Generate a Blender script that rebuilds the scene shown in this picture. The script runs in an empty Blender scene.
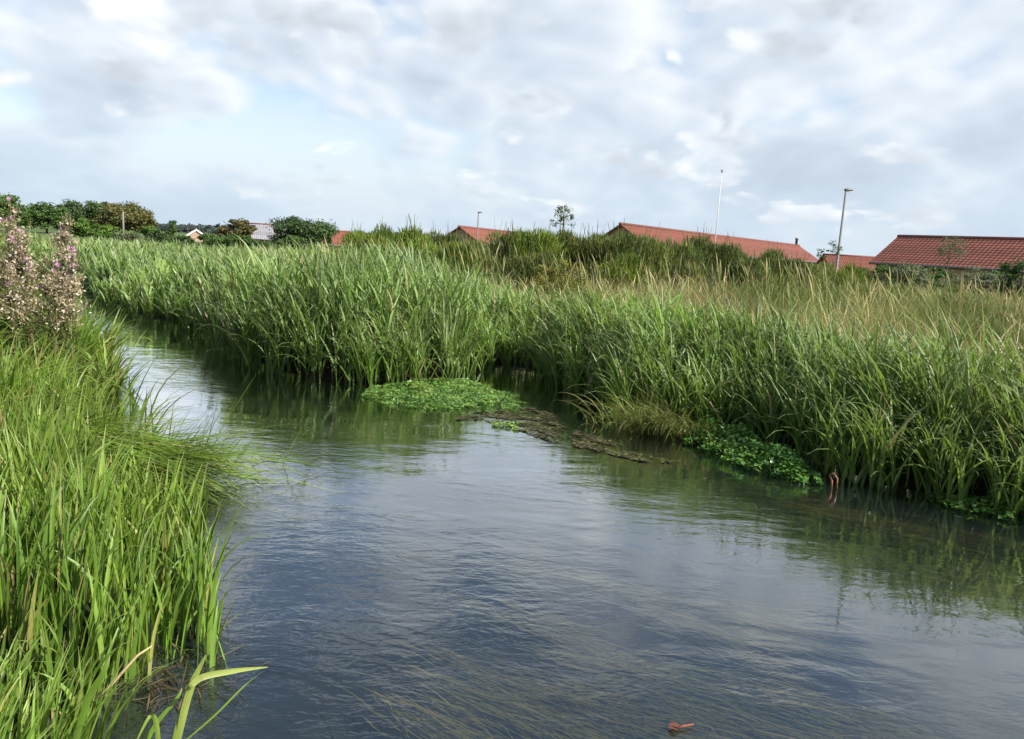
import bpy, math, random
import numpy as np
from mathutils import Vector, Matrix

random.seed(7)
rg = np.random.default_rng(11)
sc = bpy.context.scene
col = sc.collection
PI = math.pi
rad = math.radians

# ------------------------------------------------------------------ camera
EYE = 1.9
FPX = 773.0
PITCH, ROLL = rad(8.8), rad(3.3)
fv = Vector((0, math.cos(PITCH), -math.sin(PITCH)))
r0 = Vector((1, 0, 0)); u0 = Vector((0, math.sin(PITCH), math.cos(PITCH)))
rv = r0*math.cos(ROLL) + u0*math.sin(ROLL)
uv = -r0*math.sin(ROLL) + u0*math.cos(ROLL)
cd = bpy.data.cameras.new('camera')
cd.sensor_width = 36.0
cd.lens = FPX/1024*36.0
cd.clip_start = 0.05; cd.clip_end = 5000
cam = bpy.data.objects.new('camera', cd); col.objects.link(cam)
M = Matrix((rv, uv, -fv)).transposed().to_4x4()
M.translation = Vector((0, 0, EYE))
cam.matrix_world = M
sc.camera = cam

def ray(x, y):
    return fv + rv*((x-512)/FPX) + uv*(-(y-369.5)/FPX)
def on(x, y, z=0.0):                    # photo pixel -> place on a level
    d = ray(x, y); t = (z-EYE)/d.z
    return Vector((d.x*t, d.y*t, z))
def at(x, y, Y):                        # photo pixel -> place at a distance
    d = ray(x, y); t = Y/d.y
    return Vector((d.x*t, Y, EYE+d.z*t))

# ------------------------------------------------------------------ tags
def tag(o, label=None, cat=None, group=None, kind=None):
    if label: o['label'] = label
    if cat: o['category'] = cat
    if group: o['group'] = group
    if kind: o['kind'] = kind
    return o
def empty(name, loc, rz=0):
    o = bpy.data.objects.new(name, None); col.objects.link(o)
    o.empty_display_size = 0.2
    o.location = loc; o.rotation_euler = (0, 0, rz)
    return o
def copy_tree(o, parent=None):
    c = o.copy(); col.objects.link(c)
    if parent is not None: c.parent = parent
    for ch in [k for k in bpy.data.objects if k.parent == o]:
        copy_tree(ch, c)
    return c

# ------------------------------------------------------------------ mesh building
class MB:
    def __init__(s): s.v = []; s.f = []; s.n = 0; s.r = []; s.t = []; s.m = []
    def add(s, V, Fq, rnd=None, t=None, mi=0):
        V = np.asarray(V, dtype=np.float32).reshape(-1, 3); Fq = np.asarray(Fq, dtype=np.int32).reshape(-1, 4)
        s.v.append(V); s.f.append(Fq+s.n); s.n += len(V)
        s.r.append(np.full(len(V), 0.5, np.float32) if rnd is None else np.broadcast_to(np.asarray(rnd, np.float32), (len(V),)))
        s.t.append(np.full(len(V), 0.5, np.float32) if t is None else np.broadcast_to(np.asarray(t, np.float32), (len(V),)))
        s.m.append(np.full(len(Fq), mi, np.int32))
    def build(s, name, mats, parent=None, smooth=True):
        V = np.concatenate(s.v); Fq = np.concatenate(s.f)
        me = bpy.data.meshes.new(name)
        me.vertices.add(len(V)); me.vertices.foreach_set('co', V.ravel())
        me.loops.add(len(Fq)*4); me.loops.foreach_set('vertex_index', Fq.ravel())
        me.polygons.add(len(Fq)); me.polygons.foreach_set('loop_start', np.arange(0, len(Fq)*4, 4, dtype=np.int32))
        me.polygons.foreach_set('use_smooth', np.full(len(Fq), smooth))
        if not isinstance(mats, (list, tuple)): mats = [mats]
        for m in mats: me.materials.append(m)
        if len(mats) > 1: me.polygons.foreach_set('material_index', np.concatenate(s.m))
        a = me.attributes.new('rnd', 'FLOAT', 'POINT'); a.data.foreach_set('value', np.concatenate(s.r).astype(np.float32))
        a = me.attributes.new('along', 'FLOAT', 'POINT'); a.data.foreach_set('value', np.concatenate(s.t).astype(np.float32))
        me.update(calc_edges=True)
        o = bpy.data.objects.new(name, me); col.objects.link(o)
        if parent is not None: o.parent = parent
        return o
    # a bundle of grass-like strips
    def blades(s, P, L, W, az, th0, bend, nseg=5, fold=True, power=1.6, twist=0.5, rnd=None, width='leaf', mi=0, floor=None, ceil=None):
        N = len(P)
        if N == 0: return
        P = np.asarray(P, float)
        one = np.ones(N)
        L, W, az, th0, bend = [np.asarray(a, float)*one for a in (L, W, az, th0, bend)]
        t = np.linspace(0, 1, nseg+1)
        tm = (t[1:]+t[:-1])/2
        th = th0[:, None] + bend[:, None]*tm[None]**power
        th = np.clip(th, -2.9, 2.9)
        ds = (L/nseg)[:, None]
        h = np.concatenate([np.zeros((N, 1)), np.cumsum(np.sin(th)*ds, 1)], 1)
        z = np.concatenate([np.zeros((N, 1)), np.cumsum(np.cos(th)*ds, 1)], 1)
        ca, sa = np.cos(az), np.sin(az)
        C = np.stack([P[:, :1]+h*ca[:, None], P[:, 1:2]+h*sa[:, None], P[:, 2:3]+z], 2)
        if floor is not None: C[:, :, 2] = np.maximum(C[:, :, 2], floor)
        if ceil is not None:
            C[:, :, 2] = np.minimum(C[:, :, 2], ceil)
            sw = np.sin(t[None]*6.0+rg.random((N, 1))*6.28)*0.02*t[None]
            C[:, :, 0] += -sa[:, None]*sw; C[:, :, 1] += ca[:, None]*sw
        tw = (rg.random(N)*2-1)*twist
        sx = -sa*np.cos(tw)+ca*np.sin(tw); sy = ca*np.cos(tw)+sa*np.sin(tw)
        S = np.stack([sx, sy, np.zeros(N)], 1)[:, None, :]
        if width == 'leaf': pr = (0.66+0.75*np.sqrt(t)*(1-t))*(1-t**3.8)
        elif width == 'lance': pr = np.sin(PI*np.clip(t*0.96+0.04, 0, 1))**0.8
        elif width == 'seed': pr = 0.22+0.78*np.clip((t-0.72)/0.1, 0, 1)*(1-np.clip((t-0.86)/0.14, 0, 1)**1.5)
        else: pr = 1-0.7*t
        pr = np.maximum(pr, 0.04)
        hw = (W[:, None]*pr[None]*0.5)[:, :, None]
        thv = np.concatenate([th[:, :1], (th[:, 1:]+th[:, :-1])/2, th[:, -1:]], 1)
        Nn = np.stack([-np.cos(thv)*ca[:, None], -np.cos(thv)*sa[:, None], np.sin(thv)], 2)
        if fold:
            V = np.stack([C-S*hw+Nn*hw*0.45, C, C+S*hw+Nn*hw*0.45], 2); k = 3
        else:
            V = np.stack([C-S*hw, C+S*hw], 2); k = 2
        base = (np.arange(N)*(nseg+1)*k)[:, None, None]
        j = (np.arange(nseg)*k)[None, :, None]
        q = np.arange(k-1)[None, None, :]
        a = base+j+q
        Fq = np.stack([a, a+1, a+1+k, a+k], 3)
        if rnd is None: rnd = rg.random(N)
        R = np.repeat(np.asarray(rnd)*one, (nseg+1)*k)
        T = np.tile(np.repeat(t, k), N)
        s.add(V, Fq, R, T, mi)
    # leaf-sized faces in random attitudes
    def leaves(s, P, size, rnd=None, flat=0.0, aspect=1.6, mi=0, t=0.5, nrm=None):
        N = len(P)
        if N == 0: return
        P = np.asarray(P, float)
        n = rg.normal(size=(N, 3))
        n[:, 2] = np.abs(n[:, 2])
        n = n*(1-flat)+np.array([0, 0, 1.0])*flat*2 if nrm is None else n*0.6+nrm
        n /= np.linalg.norm(n, axis=1)[:, None]
        a = np.cross(n, rg.normal(size=(N, 3))); a /= np.linalg.norm(a, axis=1)[:, None]+1e-9
        b = np.cross(n, a)
        sz = (np.ones(N)*size)[:, None]*(0.7+0.6*rg.random((N, 1)))
        a = a*sz*aspect*0.5; b = b*sz*0.5
        # a leaf folded along its midrib: two quads
        up = n*sz*0.12
        V = np.stack([P-a, P-a*0.1-b+up, P+a, P-a*0.1+b+up, P-a*0.0-b*0.02], 1)
        base = (np.arange(N)*5)[:, None]
        Fq = np.concatenate([base+np.array([[0, 1, 2, 4]]), base+np.array([[0, 4, 2, 3]])], 1).reshape(-1, 4)
        if rnd is None: rnd = rg.random(N)
        s.add(V, Fq, np.repeat(np.asarray(rnd)*np.ones(N), 5), t, mi)
    # round tube along points
    def tube(s, pts, radii, k=6, rnd=0.5, mi=0, cap=True):
        pts = [Vector(p) for p in pts]; n = len(pts)
        V = []
        for i, p in enumerate(pts):
            d = (pts[min(i+1, n-1)]-pts[max(i-1, 0)]).normalized()
            ref = Vector((1, 0, 0)) if abs(d.x) < 0.9 else Vector((0, 1, 0))
            a = d.cross(ref).normalized(); b = d.cross(a)
            for j in range(k):
                g = 2*PI*j/k
                V.append(p+(a*math.cos(g)+b*math.sin(g))*radii[i])
        F = [[i*k+j, i*k+(j+1) % k, (i+1)*k+(j+1) % k, (i+1)*k+j] for i in range(n-1) for j in range(k)]
        if cap:
            V.append(pts[-1]); V.append(pts[0]); c = n*k
            for j in range(0, k, 2):
                F.append([(n-1)*k+j, (n-1)*k+(j+1) % k, (n-1)*k+(j+2) % k, c])
                F.append([j, c+1, (j+2) % k, (j+1) % k])
        T = [i/(n-1) for i in range(n) for j in range(k)]+([1, 0] if cap else [])
        s.add([tuple(v) for v in V], F, rnd, T, mi)
    def quad(s, a, b, c, d, rnd=0.5, mi=0): s.add([tuple(a), tuple(b), tuple(c), tuple(d)], [[0, 1, 2, 3]], rnd, 0.5, mi)
    def box(s, lo, hi, rnd=0.5, mi=0):
        x0, y0, z0 = lo; x1, y1, z1 = hi
        V = [(x0,y0,z0),(x1,y0,z0),(x1,y1,z0),(x0,y1,z0),(x0,y0,z1),(x1,y0,z1),(x1,y1,z1),(x0,y1,z1)]
        s.add(V, [[3,2,1,0],[4,5,6,7],[0,1,5,4],[1,2,6,5],[2,3,7,6],[3,0,4,7]], rnd, 0.5, mi)

# ------------------------------------------------------------------ materials
def nodes(name):
    m = bpy.data.materials.new(name); m.use_nodes = True
    nt = m.node_tree; nt.nodes.clear()
    return m, nt, nt.nodes, nt.links
def ramp(N, stops, interp='LINEAR'):
    r = N.new('ShaderNodeValToRGB'); e = r.color_ramp.elements; r.color_ramp.interpolation = interp
    while len(e) < len(stops): e.new(0.5)
    for i, (p, c) in enumerate(stops):
        e[i].position = p; e[i].color = (*c, 1) if len(c) == 3 else c
    return r
def plant_mat(name, stops, tip=None, tip_from=0.75, base=None, transl=0.3, rough=0.45, spec=0.35, nscale=0.8, namp=0.35, speck=0.0):
    m, nt, N, L = nodes(name)
    at_ = N.new('ShaderNodeAttribute'); at_.attribute_name = 'rnd'
    al = N.new('ShaderNodeAttribute'); al.attribute_name = 'along'
    r = ramp(N, stops); L.new(at_.outputs['Fac'], r.inputs[0])
    c = r.outputs[0]
    def mixc(fac, a, b):
        x = N.new('ShaderNodeMix'); x.data_type = 'RGBA'
        if fac is not None and not isinstance(fac, float): L.new(fac, x.inputs[0])
        else: x.inputs[0].default_value = fac
        for s_, v in ((6, a), (7, b)):
            if isinstance(v, tuple): x.inputs[s_].default_value = (*v, 1)
            else: L.new(v, x.inputs[s_])
        return x.outputs[2]
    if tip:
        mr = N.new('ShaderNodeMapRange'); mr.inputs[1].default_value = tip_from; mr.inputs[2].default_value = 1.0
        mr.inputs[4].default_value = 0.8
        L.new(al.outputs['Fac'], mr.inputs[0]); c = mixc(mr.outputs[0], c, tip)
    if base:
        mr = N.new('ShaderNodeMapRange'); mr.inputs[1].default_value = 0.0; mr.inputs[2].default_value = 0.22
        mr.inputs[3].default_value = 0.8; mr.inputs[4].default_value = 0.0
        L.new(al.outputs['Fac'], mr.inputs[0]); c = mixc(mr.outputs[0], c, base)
    # patchy growth: hue and value shift over the stand
    geo = N.new('ShaderNodeNewGeometry')
    nz = N.new('ShaderNodeTexNoise'); nz.inputs['Scale'].default_value = nscale; nz.inputs['Detail'].default_value = 2
    L.new(geo.outputs['Position'], nz.inputs['Vector'])
    mr = N.new('ShaderNodeMapRange'); mr.inputs[1].default_value = 0.3; mr.inputs[2].default_value = 0.7
    mr.inputs[3].default_value = 1-namp; mr.inputs[4].default_value = 1+namp
    L.new(nz.outputs['Fac'], mr.inputs[0])
    hs = N.new('ShaderNodeHueSaturation'); L.new(c, hs.inputs['Color']); L.new(mr.outputs[0], hs.inputs['Value'])
    c = hs.outputs[0]
    if speck:
        n2 = N.new('ShaderNodeTexNoise'); n2.inputs['Scale'].default_value = 55; n2.inputs['Detail'].default_value = 4
        mp = N.new('ShaderNodeMapping'); mp.inputs['Scale'].default_value = (1, 1, 0.25); L.new(geo.outputs['Position'], mp.inputs[0]); L.new(mp.outputs[0], n2.inputs['Vector'])
        mr2 = N.new('ShaderNodeMapRange'); mr2.inputs[1].default_value = 0.58; mr2.inputs[2].default_value = 0.72; mr2.inputs[4].default_value = speck; L.new(n2.outputs['Fac'], mr2.inputs[0])
        c = mixc(mr2.outputs[0], c, (0.20, 0.17, 0.06))
    p = N.new('ShaderNodeBsdfPrincipled'); L.new(c, p.inputs['Base Color'])
    p.inputs['Roughness'].default_value = rough; p.inputs['Specular IOR Level'].default_value = spec
    out = N.new('ShaderNodeOutputMaterial')
    if transl > 0:
        tr = N.new('ShaderNodeBsdfTranslucent')
        hs2 = N.new('ShaderNodeHueSaturation'); hs2.inputs['Value'].default_value = 1.25; hs2.inputs['Hue'].default_value = 0.485
        hs2.inputs['Saturation'].default_value = 1.1
        L.new(c, hs2.inputs['Color']); L.new(hs2.outputs[0], tr.inputs['Color'])
        mx = N.new('ShaderNodeMixShader'); mx.inputs[0].default_value = transl
        L.new(p.outputs[0], mx.inputs[1]); L.new(tr.outputs[0], mx.inputs[2]); L.new(mx.outputs[0], out.inputs[0])
    else: L.new(p.outputs[0], out.inputs[0])
    return m
def plain(name, color, rough=0.6, var=0.15, scale=6.0, metallic=0.0, spec=0.4, bump=0.0):
    m, nt, N, L = nodes(name)
    tc = N.new('ShaderNodeTexCoord')
    nz = N.new('ShaderNodeTexNoise'); nz.inputs['Scale'].default_value = scale; nz.inputs['Detail'].default_value = 5
    L.new(tc.outputs['Object'], nz.inputs['Vector'])
    lo = tuple(c*(1-var) for c in color); hi = tuple(min(1, c*(1+var)) for c in color)
    r = ramp(N, [(0.3, lo), (0.7, hi)]); L.new(nz.outputs['Fac'], r.inputs[0])
    p = N.new('ShaderNodeBsdfPrincipled'); L.new(r.outputs[0], p.inputs['Base Color'])
    p.inputs['Roughness'].default_value = rough; p.inputs['Metallic'].default_value = metallic; p.inputs['Specular IOR Level'].default_value = spec
    if bump:
        b = N.new('ShaderNodeBump'); b.inputs['Strength'].default_value = bump; b.inputs['Distance'].default_value = 0.02
        L.new(nz.outputs['Fac'], b.inputs['Height']); L.new(b.outputs[0], p.inputs['Normal'])
    o = N.new('ShaderNodeOutputMaterial'); L.new(p.outputs[0], o.inputs[0])
    return m

DRY = (0.36, 0.28, 0.14)
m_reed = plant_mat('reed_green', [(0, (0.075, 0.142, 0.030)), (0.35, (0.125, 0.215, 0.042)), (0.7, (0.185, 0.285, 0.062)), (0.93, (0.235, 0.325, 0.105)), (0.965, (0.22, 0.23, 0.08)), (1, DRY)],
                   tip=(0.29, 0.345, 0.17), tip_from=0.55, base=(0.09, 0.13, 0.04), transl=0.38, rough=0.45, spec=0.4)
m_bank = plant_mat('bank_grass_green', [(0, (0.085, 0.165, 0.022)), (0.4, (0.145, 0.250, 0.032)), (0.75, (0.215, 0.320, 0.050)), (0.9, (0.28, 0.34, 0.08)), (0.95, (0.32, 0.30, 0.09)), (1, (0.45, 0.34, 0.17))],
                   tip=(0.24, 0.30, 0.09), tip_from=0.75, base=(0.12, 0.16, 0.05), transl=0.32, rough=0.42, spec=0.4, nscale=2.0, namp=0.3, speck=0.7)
m_dry = plant_mat('dry_field_grass', [(0, (0.060, 0.110, 0.022)), (0.3, (0.105, 0.160, 0.035)), (0.55, (0.180, 0.200, 0.060)), (0.8, (0.30, 0.265, 0.110)), (1, (0.46, 0.39, 0.21))],
                  tip=(0.38, 0.32, 0.16), tip_from=0.8, transl=0.25, rough=0.6, spec=0.2, nscale=0.35, namp=0.3)
m_broom = plant_mat('broom_twigs', [(0, (0.062, 0.092, 0.026)), (0.5, (0.115, 0.145, 0.038)), (0.85, (0.175, 0.195, 0.050)), (1, (0.23, 0.21, 0.075))],
                    transl=0.2, rough=0.6, spec=0.2, nscale=0.6, namp=0.45)
m_broomlt = plant_mat('broom_twigs_bright', [(0, (0.075, 0.12, 0.020)), (0.5, (0.14, 0.195, 0.030)), (1, (0.22, 0.26, 0.05))],
                      transl=0.2, rough=0.6, spec=0.2, nscale=0.5, namp=0.35)
m_cress = plant_mat('cress_leaves', [(0, (0.07, 0.15, 0.028)), (0.45, (0.125, 0.235, 0.045)), (0.8, (0.20, 0.32, 0.075)), (1, (0.30, 0.30, 0.08))], transl=0.3, rough=0.35, spec=0.5, nscale=3, namp=0.2)
m_cressd = plant_mat('cress_leaves_deep', [(0, (0.055, 0.14, 0.026)), (0.5, (0.105, 0.23, 0.04)), (1, (0.18, 0.31, 0.065))], transl=0.25, rough=0.35, spec=0.5, nscale=3, namp=0.2)
m_bark = plain('bark', (0.10, 0.08, 0.06), 0.9, 0.3, 9, bump=0.5)
m_stem = plant_mat('herb_stem', [(0, (0.13, 0.10, 0.05)), (1, (0.20, 0.16, 0.08))], transl=0.0, rough=0.7)
m_straw = plant_mat('straw', [(0, (0.30, 0.22, 0.11)), (1, (0.48, 0.37, 0.2))], transl=0.1, rough=0.6)

# ------------------------------------------------------------------ numpy helpers
def vnoise(x, y, scale, seed=0):
    g = np.random.default_rng(seed).random((256, 256))
    x = np.asarray(x)/scale+1000.37; y = np.asarray(y)/scale+1000.71
    xi = np.floor(x).astype(int); yi = np.floor(y).astype(int); fx = x-xi; fy = y-yi
    fx = fx*fx*(3-2*fx); fy = fy*fy*(3-2*fy)
    a = g[xi % 256, yi % 256]; b = g[(xi+1) % 256, yi % 256]; c = g[xi % 256, (yi+1) % 256]; d = g[(xi+1) % 256, (yi+1) % 256]
    return (a*(1-fx)+b*fx)*(1-fy)+(c*(1-fx)+d*fx)*fy
def inpoly(x, y, poly):
    x = np.asarray(x); y = np.asarray(y); ins = np.zeros(x.shape, bool); n = len(poly)
    for i in range(n):
        x0, y0 = poly[i]; x1, y1 = poly[(i+1) % n]
        if y0 == y1: continue
        c = ((y0 > y) != (y1 > y)) & (x < (x1-x0)*(y-y0)/(y1-y0)+x0)
        ins ^= c
    return ins
def polydist(x, y, line):
    x = np.asarray(x); y = np.asarray(y); D = np.full(x.shape, 1e9)
    for (x0, y0), (x1, y1) in zip(line[:-1], line[1:]):
        dx, dy = x1-x0, y1-y0
        t = np.clip(((x-x0)*dx+(y-y0)*dy)/(dx*dx+dy*dy), 0, 1)
        D = np.minimum(D, np.hypot(x-x0-t*dx, y-y0-t*dy))
    return D
def sst(a, b, x):
    t = np.clip((x-a)/(b-a), 0, 1); return t*t*(3-2*t)

# ------------------------------------------------------------------ river outline
def P2(*pts): return [tuple(on(x, y)[:2]) for x, y in pts]
R_EDGE = [(-60, 42), (-34, 36.5), (-24, 32.5), (-17, 27.5)] + P2((75, 290), (120, 314), (185, 331), (215, 358), (280, 379), (350, 386), (450, 386), (472, 377), (500, 368), (534, 374), (556, 390), (590, 402), (622, 424), (680, 434), (742, 442), (792, 460), (832, 482), (1024, 520)) + [(5.6, 5.2), (8, 3.5), (13, -1), (22, -10), (40, -30)]
L_EDGE = [(-60, 38), (-34, 33.2), (-25, 29.5), (-18, 25.2), (-14.4, 22.4), (-12.1, 19.3)] + P2((70, 318), (92, 345), (130, 390), (160, 440)) + [(-2.75, 5.45), (-2.55, 4.95), (-1.95, 4.35), (-1.55, 3.65), (-1.38, 3.15), (-1.5, 2.85), (-1.75, 2.5), (-1.6, 2.0), (-1.0, 1.3), (0.5, 0.4), (3, -2.5), (8, -9), (20, -24), (30, -40)]
RIVER = R_EDGE + L_EDGE[::-1]

def terrain(x, y):
    x = np.asarray(x, float); y = np.asarray(y, float)
    ins = inpoly(x, y, RIVER)
    dr = polydist(x, y, R_EDGE); dl = polydist(x, y, L_EDGE)
    d = np.minimum(dr, dl)
    right = dr < dl
    rise = sst(-14, -2, x)
    zr = -0.09+0.22*sst(0.15, 0.75, d)+(0.10+0.22*rise)*sst(0.5, 7, d)+0.14*rise*sst(8, 30, d)
    zl = -0.07+0.23*sst(0.12, 0.5, d)+0.30*sst(0.2, 2.5, d)+0.34*sst(0.7, 2.4, d)*sst(3.5, 6, y)
    zb = -0.10*sst(0, 0.2, d)-0.42*sst(0.15, 1.6, d)+0.06*vnoise(x, y, 0.9, 3)*sst(0.3, 1, d)
    zo = np.where(right, zr, zl)+0.06*(vnoise(x, y, 1.7, 5)-0.5)*sst(0.3, 1.5, d)+0.25*(vnoise(x, y, 9, 6)-0.5)*sst(3, 9, d)
    far = sst(70, 160, np.hypot(x, y))
    return np.where(ins, zb, zo)*(1-far)+far*np.where(ins, -0.4, 0.5)

def axis(fine0, fine1, step, far, grow=1.16):
    a = list(np.arange(fine0, fine1+1e-6, step)); s = step; v = a[-1]
    while v < far: s *= grow; v += s; a.append(v)
    s = step; v = a[0]
    while v > -far: s *= grow; v -= s; a.insert(0, v)
    return np.array(a)
gx = axis(-9, 9, 0.15, 1500); gy = axis(-2, 17, 0.15, 1500)
X, Y = np.meshgrid(gx, gy, indexing='ij')
Z = terrain(X, Y)
nx, ny = X.shape
idx = np.arange(nx*ny).reshape(nx, ny)
Fq = np.stack([idx[:-1, :-1], idx[1:, :-1], idx[1:, 1:], idx[:-1, 1:]], 2)
def ground_mat():
    m, nt, N, L = nodes('ground_soil')
    geo = N.new('ShaderNodeNewGeometry'); sp = N.new('ShaderNodeSeparateXYZ'); L.new(geo.outputs['Position'], sp.inputs[0])
    nz = N.new('ShaderNodeTexNoise'); nz.inputs['Scale'].default_value = 5; nz.inputs['Detail'].default_value = 8; L.new(geo.outputs['Position'], nz.inputs['Vector'])
    n2 = N.new('ShaderNodeTexNoise'); n2.inputs['Scale'].default_value = 0.25; n2.inputs['Detail'].default_value = 5; L.new(geo.outputs['Position'], n2.inputs['Vector'])
    mud = ramp(N, [(0.3, (0.010, 0.008, 0.005)), (0.7, (0.026, 0.019, 0.012))]); L.new(nz.outputs['Fac'], mud.inputs[0])
    turf = ramp(N, [(0.3, (0.045, 0.08, 0.02)), (0.55, (0.075, 0.11, 0.03)), (0.75, (0.12, 0.13, 0.05))]); L.new(n2.outputs['Fac'], turf.inputs[0])
    mr = N.new('ShaderNodeMapRange'); mr.inputs[1].default_value = 0.10; mr.inputs[2].default_value = 0.34; L.new(sp.outputs[2], mr.inputs[0])
    mx = N.new('ShaderNodeMix'); mx.data_type = 'RGBA'; L.new(mr.outputs[0], mx.inputs[0]); L.new(mud.outputs[0], mx.inputs[6]); L.new(turf.outputs[0], mx.inputs[7])
    p = N.new('ShaderNodeBsdfPrincipled'); L.new(mx.outputs[2], p.inputs['Base Color']); p.inputs['Roughness'].default_value = 0.7; p.inputs['Specular IOR Level'].default_value = 0.12
    b = N.new('ShaderNodeBump'); b.inputs['Strength'].default_value = 0.9; b.inputs['Distance'].default_value = 0.04
    L.new(nz.outputs['Fac'], b.inputs['Height']); L.new(b.outputs[0], p.inputs['Normal'])
    o = N.new('ShaderNodeOutputMaterial'); L.new(p.outputs[0], o.inputs[0])
    return m
g = MB(); g.add(np.stack([X, Y, Z], 2), Fq)
tag(g.build('ground', ground_mat()), 'dark soil and turf of the meadow and river banks', 'ground', kind='structure')

# ------------------------------------------------------------------ water
def water_mat():
    m, nt, N, L = nodes('river_water')
    tc = N.new('ShaderNodeTexCoord')
    def noise(scale, detail, rot, sx, sy, rough=0.5, dist=0.0):
        mp = N.new('ShaderNodeMapping'); mp.inputs['Rotation'].default_value = (0, 0, rot); mp.inputs['Scale'].default_value = (sx, sy, 1)
        L.new(tc.outputs['Object'], mp.inputs[0])
        n = N.new('ShaderNodeTexNoise'); n.inputs['Scale'].default_value = scale; n.inputs['Detail'].default_value = detail
        n.inputs['Roughness'].default_value = rough; n.inputs['Distortion'].default_value = dist
        L.new(mp.outputs[0], n.inputs['Vector']); return n.outputs['Fac']
    def math_(op, a, b):
        x = N.new('ShaderNodeMath'); x.operation = op
        for i, v in enumerate((a, b)):
            if isinstance(v, (int, float)): x.inputs[i].default_value = v
            else: L.new(v, x.inputs[i])
        return x.outputs[0]
    flow = rad(48)
    fine = noise(13, 3, flow, 0.45, 1.0, 0.6, 0.4)
    mid = noise(3.6, 3, flow-0.25, 0.5, 1.0, 0.55, 0.8)
    big = noise(0.9, 2, flow, 0.6, 1.0, 0.5, 1.2)
    mask = noise(0.45, 3, flow, 0.5, 1.0, 0.55, 1.0)
    mk = N.new('ShaderNodeMapRange'); mk.inputs[1].default_value = 0.42; mk.inputs[2].default_value = 0.62; mk.inputs[3].default_value = 0.18; mk.inputs[4].default_value = 1.0
    L.new(mask, mk.inputs[0])
    h = math_('ADD', math_('MULTIPLY', math_('MULTIPLY', fine, mk.outputs[0]), 0.0048), math_('ADD', math_('MULTIPLY', math_('MULTIPLY', mid, mk.outputs[0]), 0.007), math_('MULTIPLY', big, 0.010)))
    b = N.new('ShaderNodeBump'); b.inputs['Strength'].default_value = 1.0; b.inputs['Distance'].default_value = 1.0
    L.new(h, b.inputs['Height'])
    lw = N.new('ShaderNodeLayerWeight'); lw.inputs['Blend'].default_value = 0.5; L.new(b.outputs[0], lw.inputs['Normal'])
    refl = math_('ADD', math_('MULTIPLY', math_('POWER', lw.outputs['Facing'], 5.0), 0.97), 0.035)
    gl = N.new('ShaderNodeBsdfGlossy'); gl.inputs['Roughness'].default_value = 0.03; L.new(b.outputs[0], gl.inputs['Normal'])
    gl.inputs['Color'].default_value = (0.95, 0.97, 1.0, 1)
    tr = N.new('ShaderNodeBsdfTransparent'); tr.inputs['Color'].default_value = (0.70, 0.78, 0.72, 1)
    df = N.new('ShaderNodeBsdfDiffuse'); df.inputs['Color'].default_value = (0.038, 0.058, 0.062, 1)   # fine silt carried in the stream
    sm = N.new('ShaderNodeMixShader'); sm.inputs[0].default_value = 0.18
    L.new(tr.outputs[0], sm.inputs[1]); L.new(df.outputs[0], sm.inputs[2])
    fb = N.new('ShaderNodeMath'); fb.operation = 'MULTIPLY'; fb.use_clamp = True; fb.inputs[1].default_value = 2.5; L.new(refl, fb.inputs[0])
    mx = N.new('ShaderNodeMixShader'); L.new(fb.outputs[0], mx.inputs[0]); L.new(sm.outputs[0], mx.inputs[1]); L.new(gl.outputs[0], mx.inputs[2])
    o = N.new('ShaderNodeOutputMaterial'); L.new(mx.outputs[0], o.inputs[0])
    return m
w = MB(); w.quad((-62, -42, 0), (42, -42, 0), (42, 46, 0), (-62, 46, 0))
tag(w.build('water', water_mat()), 'slow rippled river water reflecting the cloudy sky', 'river', kind='structure')

# ------------------------------------------------------------------ sun and sky
S = Vector((0.86, -0.38, 0.80)).normalized()
ELEV = math.asin(S.z); AZ = math.atan2(S.x, S.y)
ld = bpy.data.lights.new('sun', 'SUN'); ld.energy = 5.0; ld.angle = rad(0.6); ld.color = (1.0, 0.95, 0.86)
lo = bpy.data.objects.new('sun', ld); col.objects.link(lo)
lo.rotation_euler = S.to_track_quat('Z', 'Y').to_euler(); lo.location = (20, -12, 20)

wd = bpy.data.worlds.new('World'); sc.world = wd; wd.use_nodes = True
nt = wd.node_tree; nt.nodes.clear(); N = nt.nodes; L = nt.links
def wm(op, a, b=None, c=None):
    x = N.new('ShaderNodeMath'); x.operation = op
    for i, v in enumerate((a, b, c)):
        if v is None: continue
        if isinstance(v, (int, float)): x.inputs[i].default_value = v
        else: L.new(v, x.inputs[i])
    return x.outputs[0]
def wmr(v, a, b, c=0.0, d=1.0, smooth=True):
    x = N.new('ShaderNodeMapRange'); x.interpolation_type = 'SMOOTHSTEP' if smooth else 'LINEAR'
    for i, q in enumerate((a, b, c, d)): x.inputs[i+1].default_value = q
    L.new(v, x.inputs[0]); return x.outputs[0]
tc = N.new('ShaderNodeTexCoord'); sp = N.new('ShaderNodeSeparateXYZ'); L.new(tc.outputs['Generated'], sp.inputs[0])
zz = wm('MAXIMUM', sp.outputs[2], 0.0)
inv = wm('DIVIDE', 1.0, wm('ADD', zz, 0.40))
cx = wm('MULTIPLY', sp.outputs[0], inv); cy = wm('MULTIPLY', sp.outputs[1], inv)
CLOUD_SEED = 4.5
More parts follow.
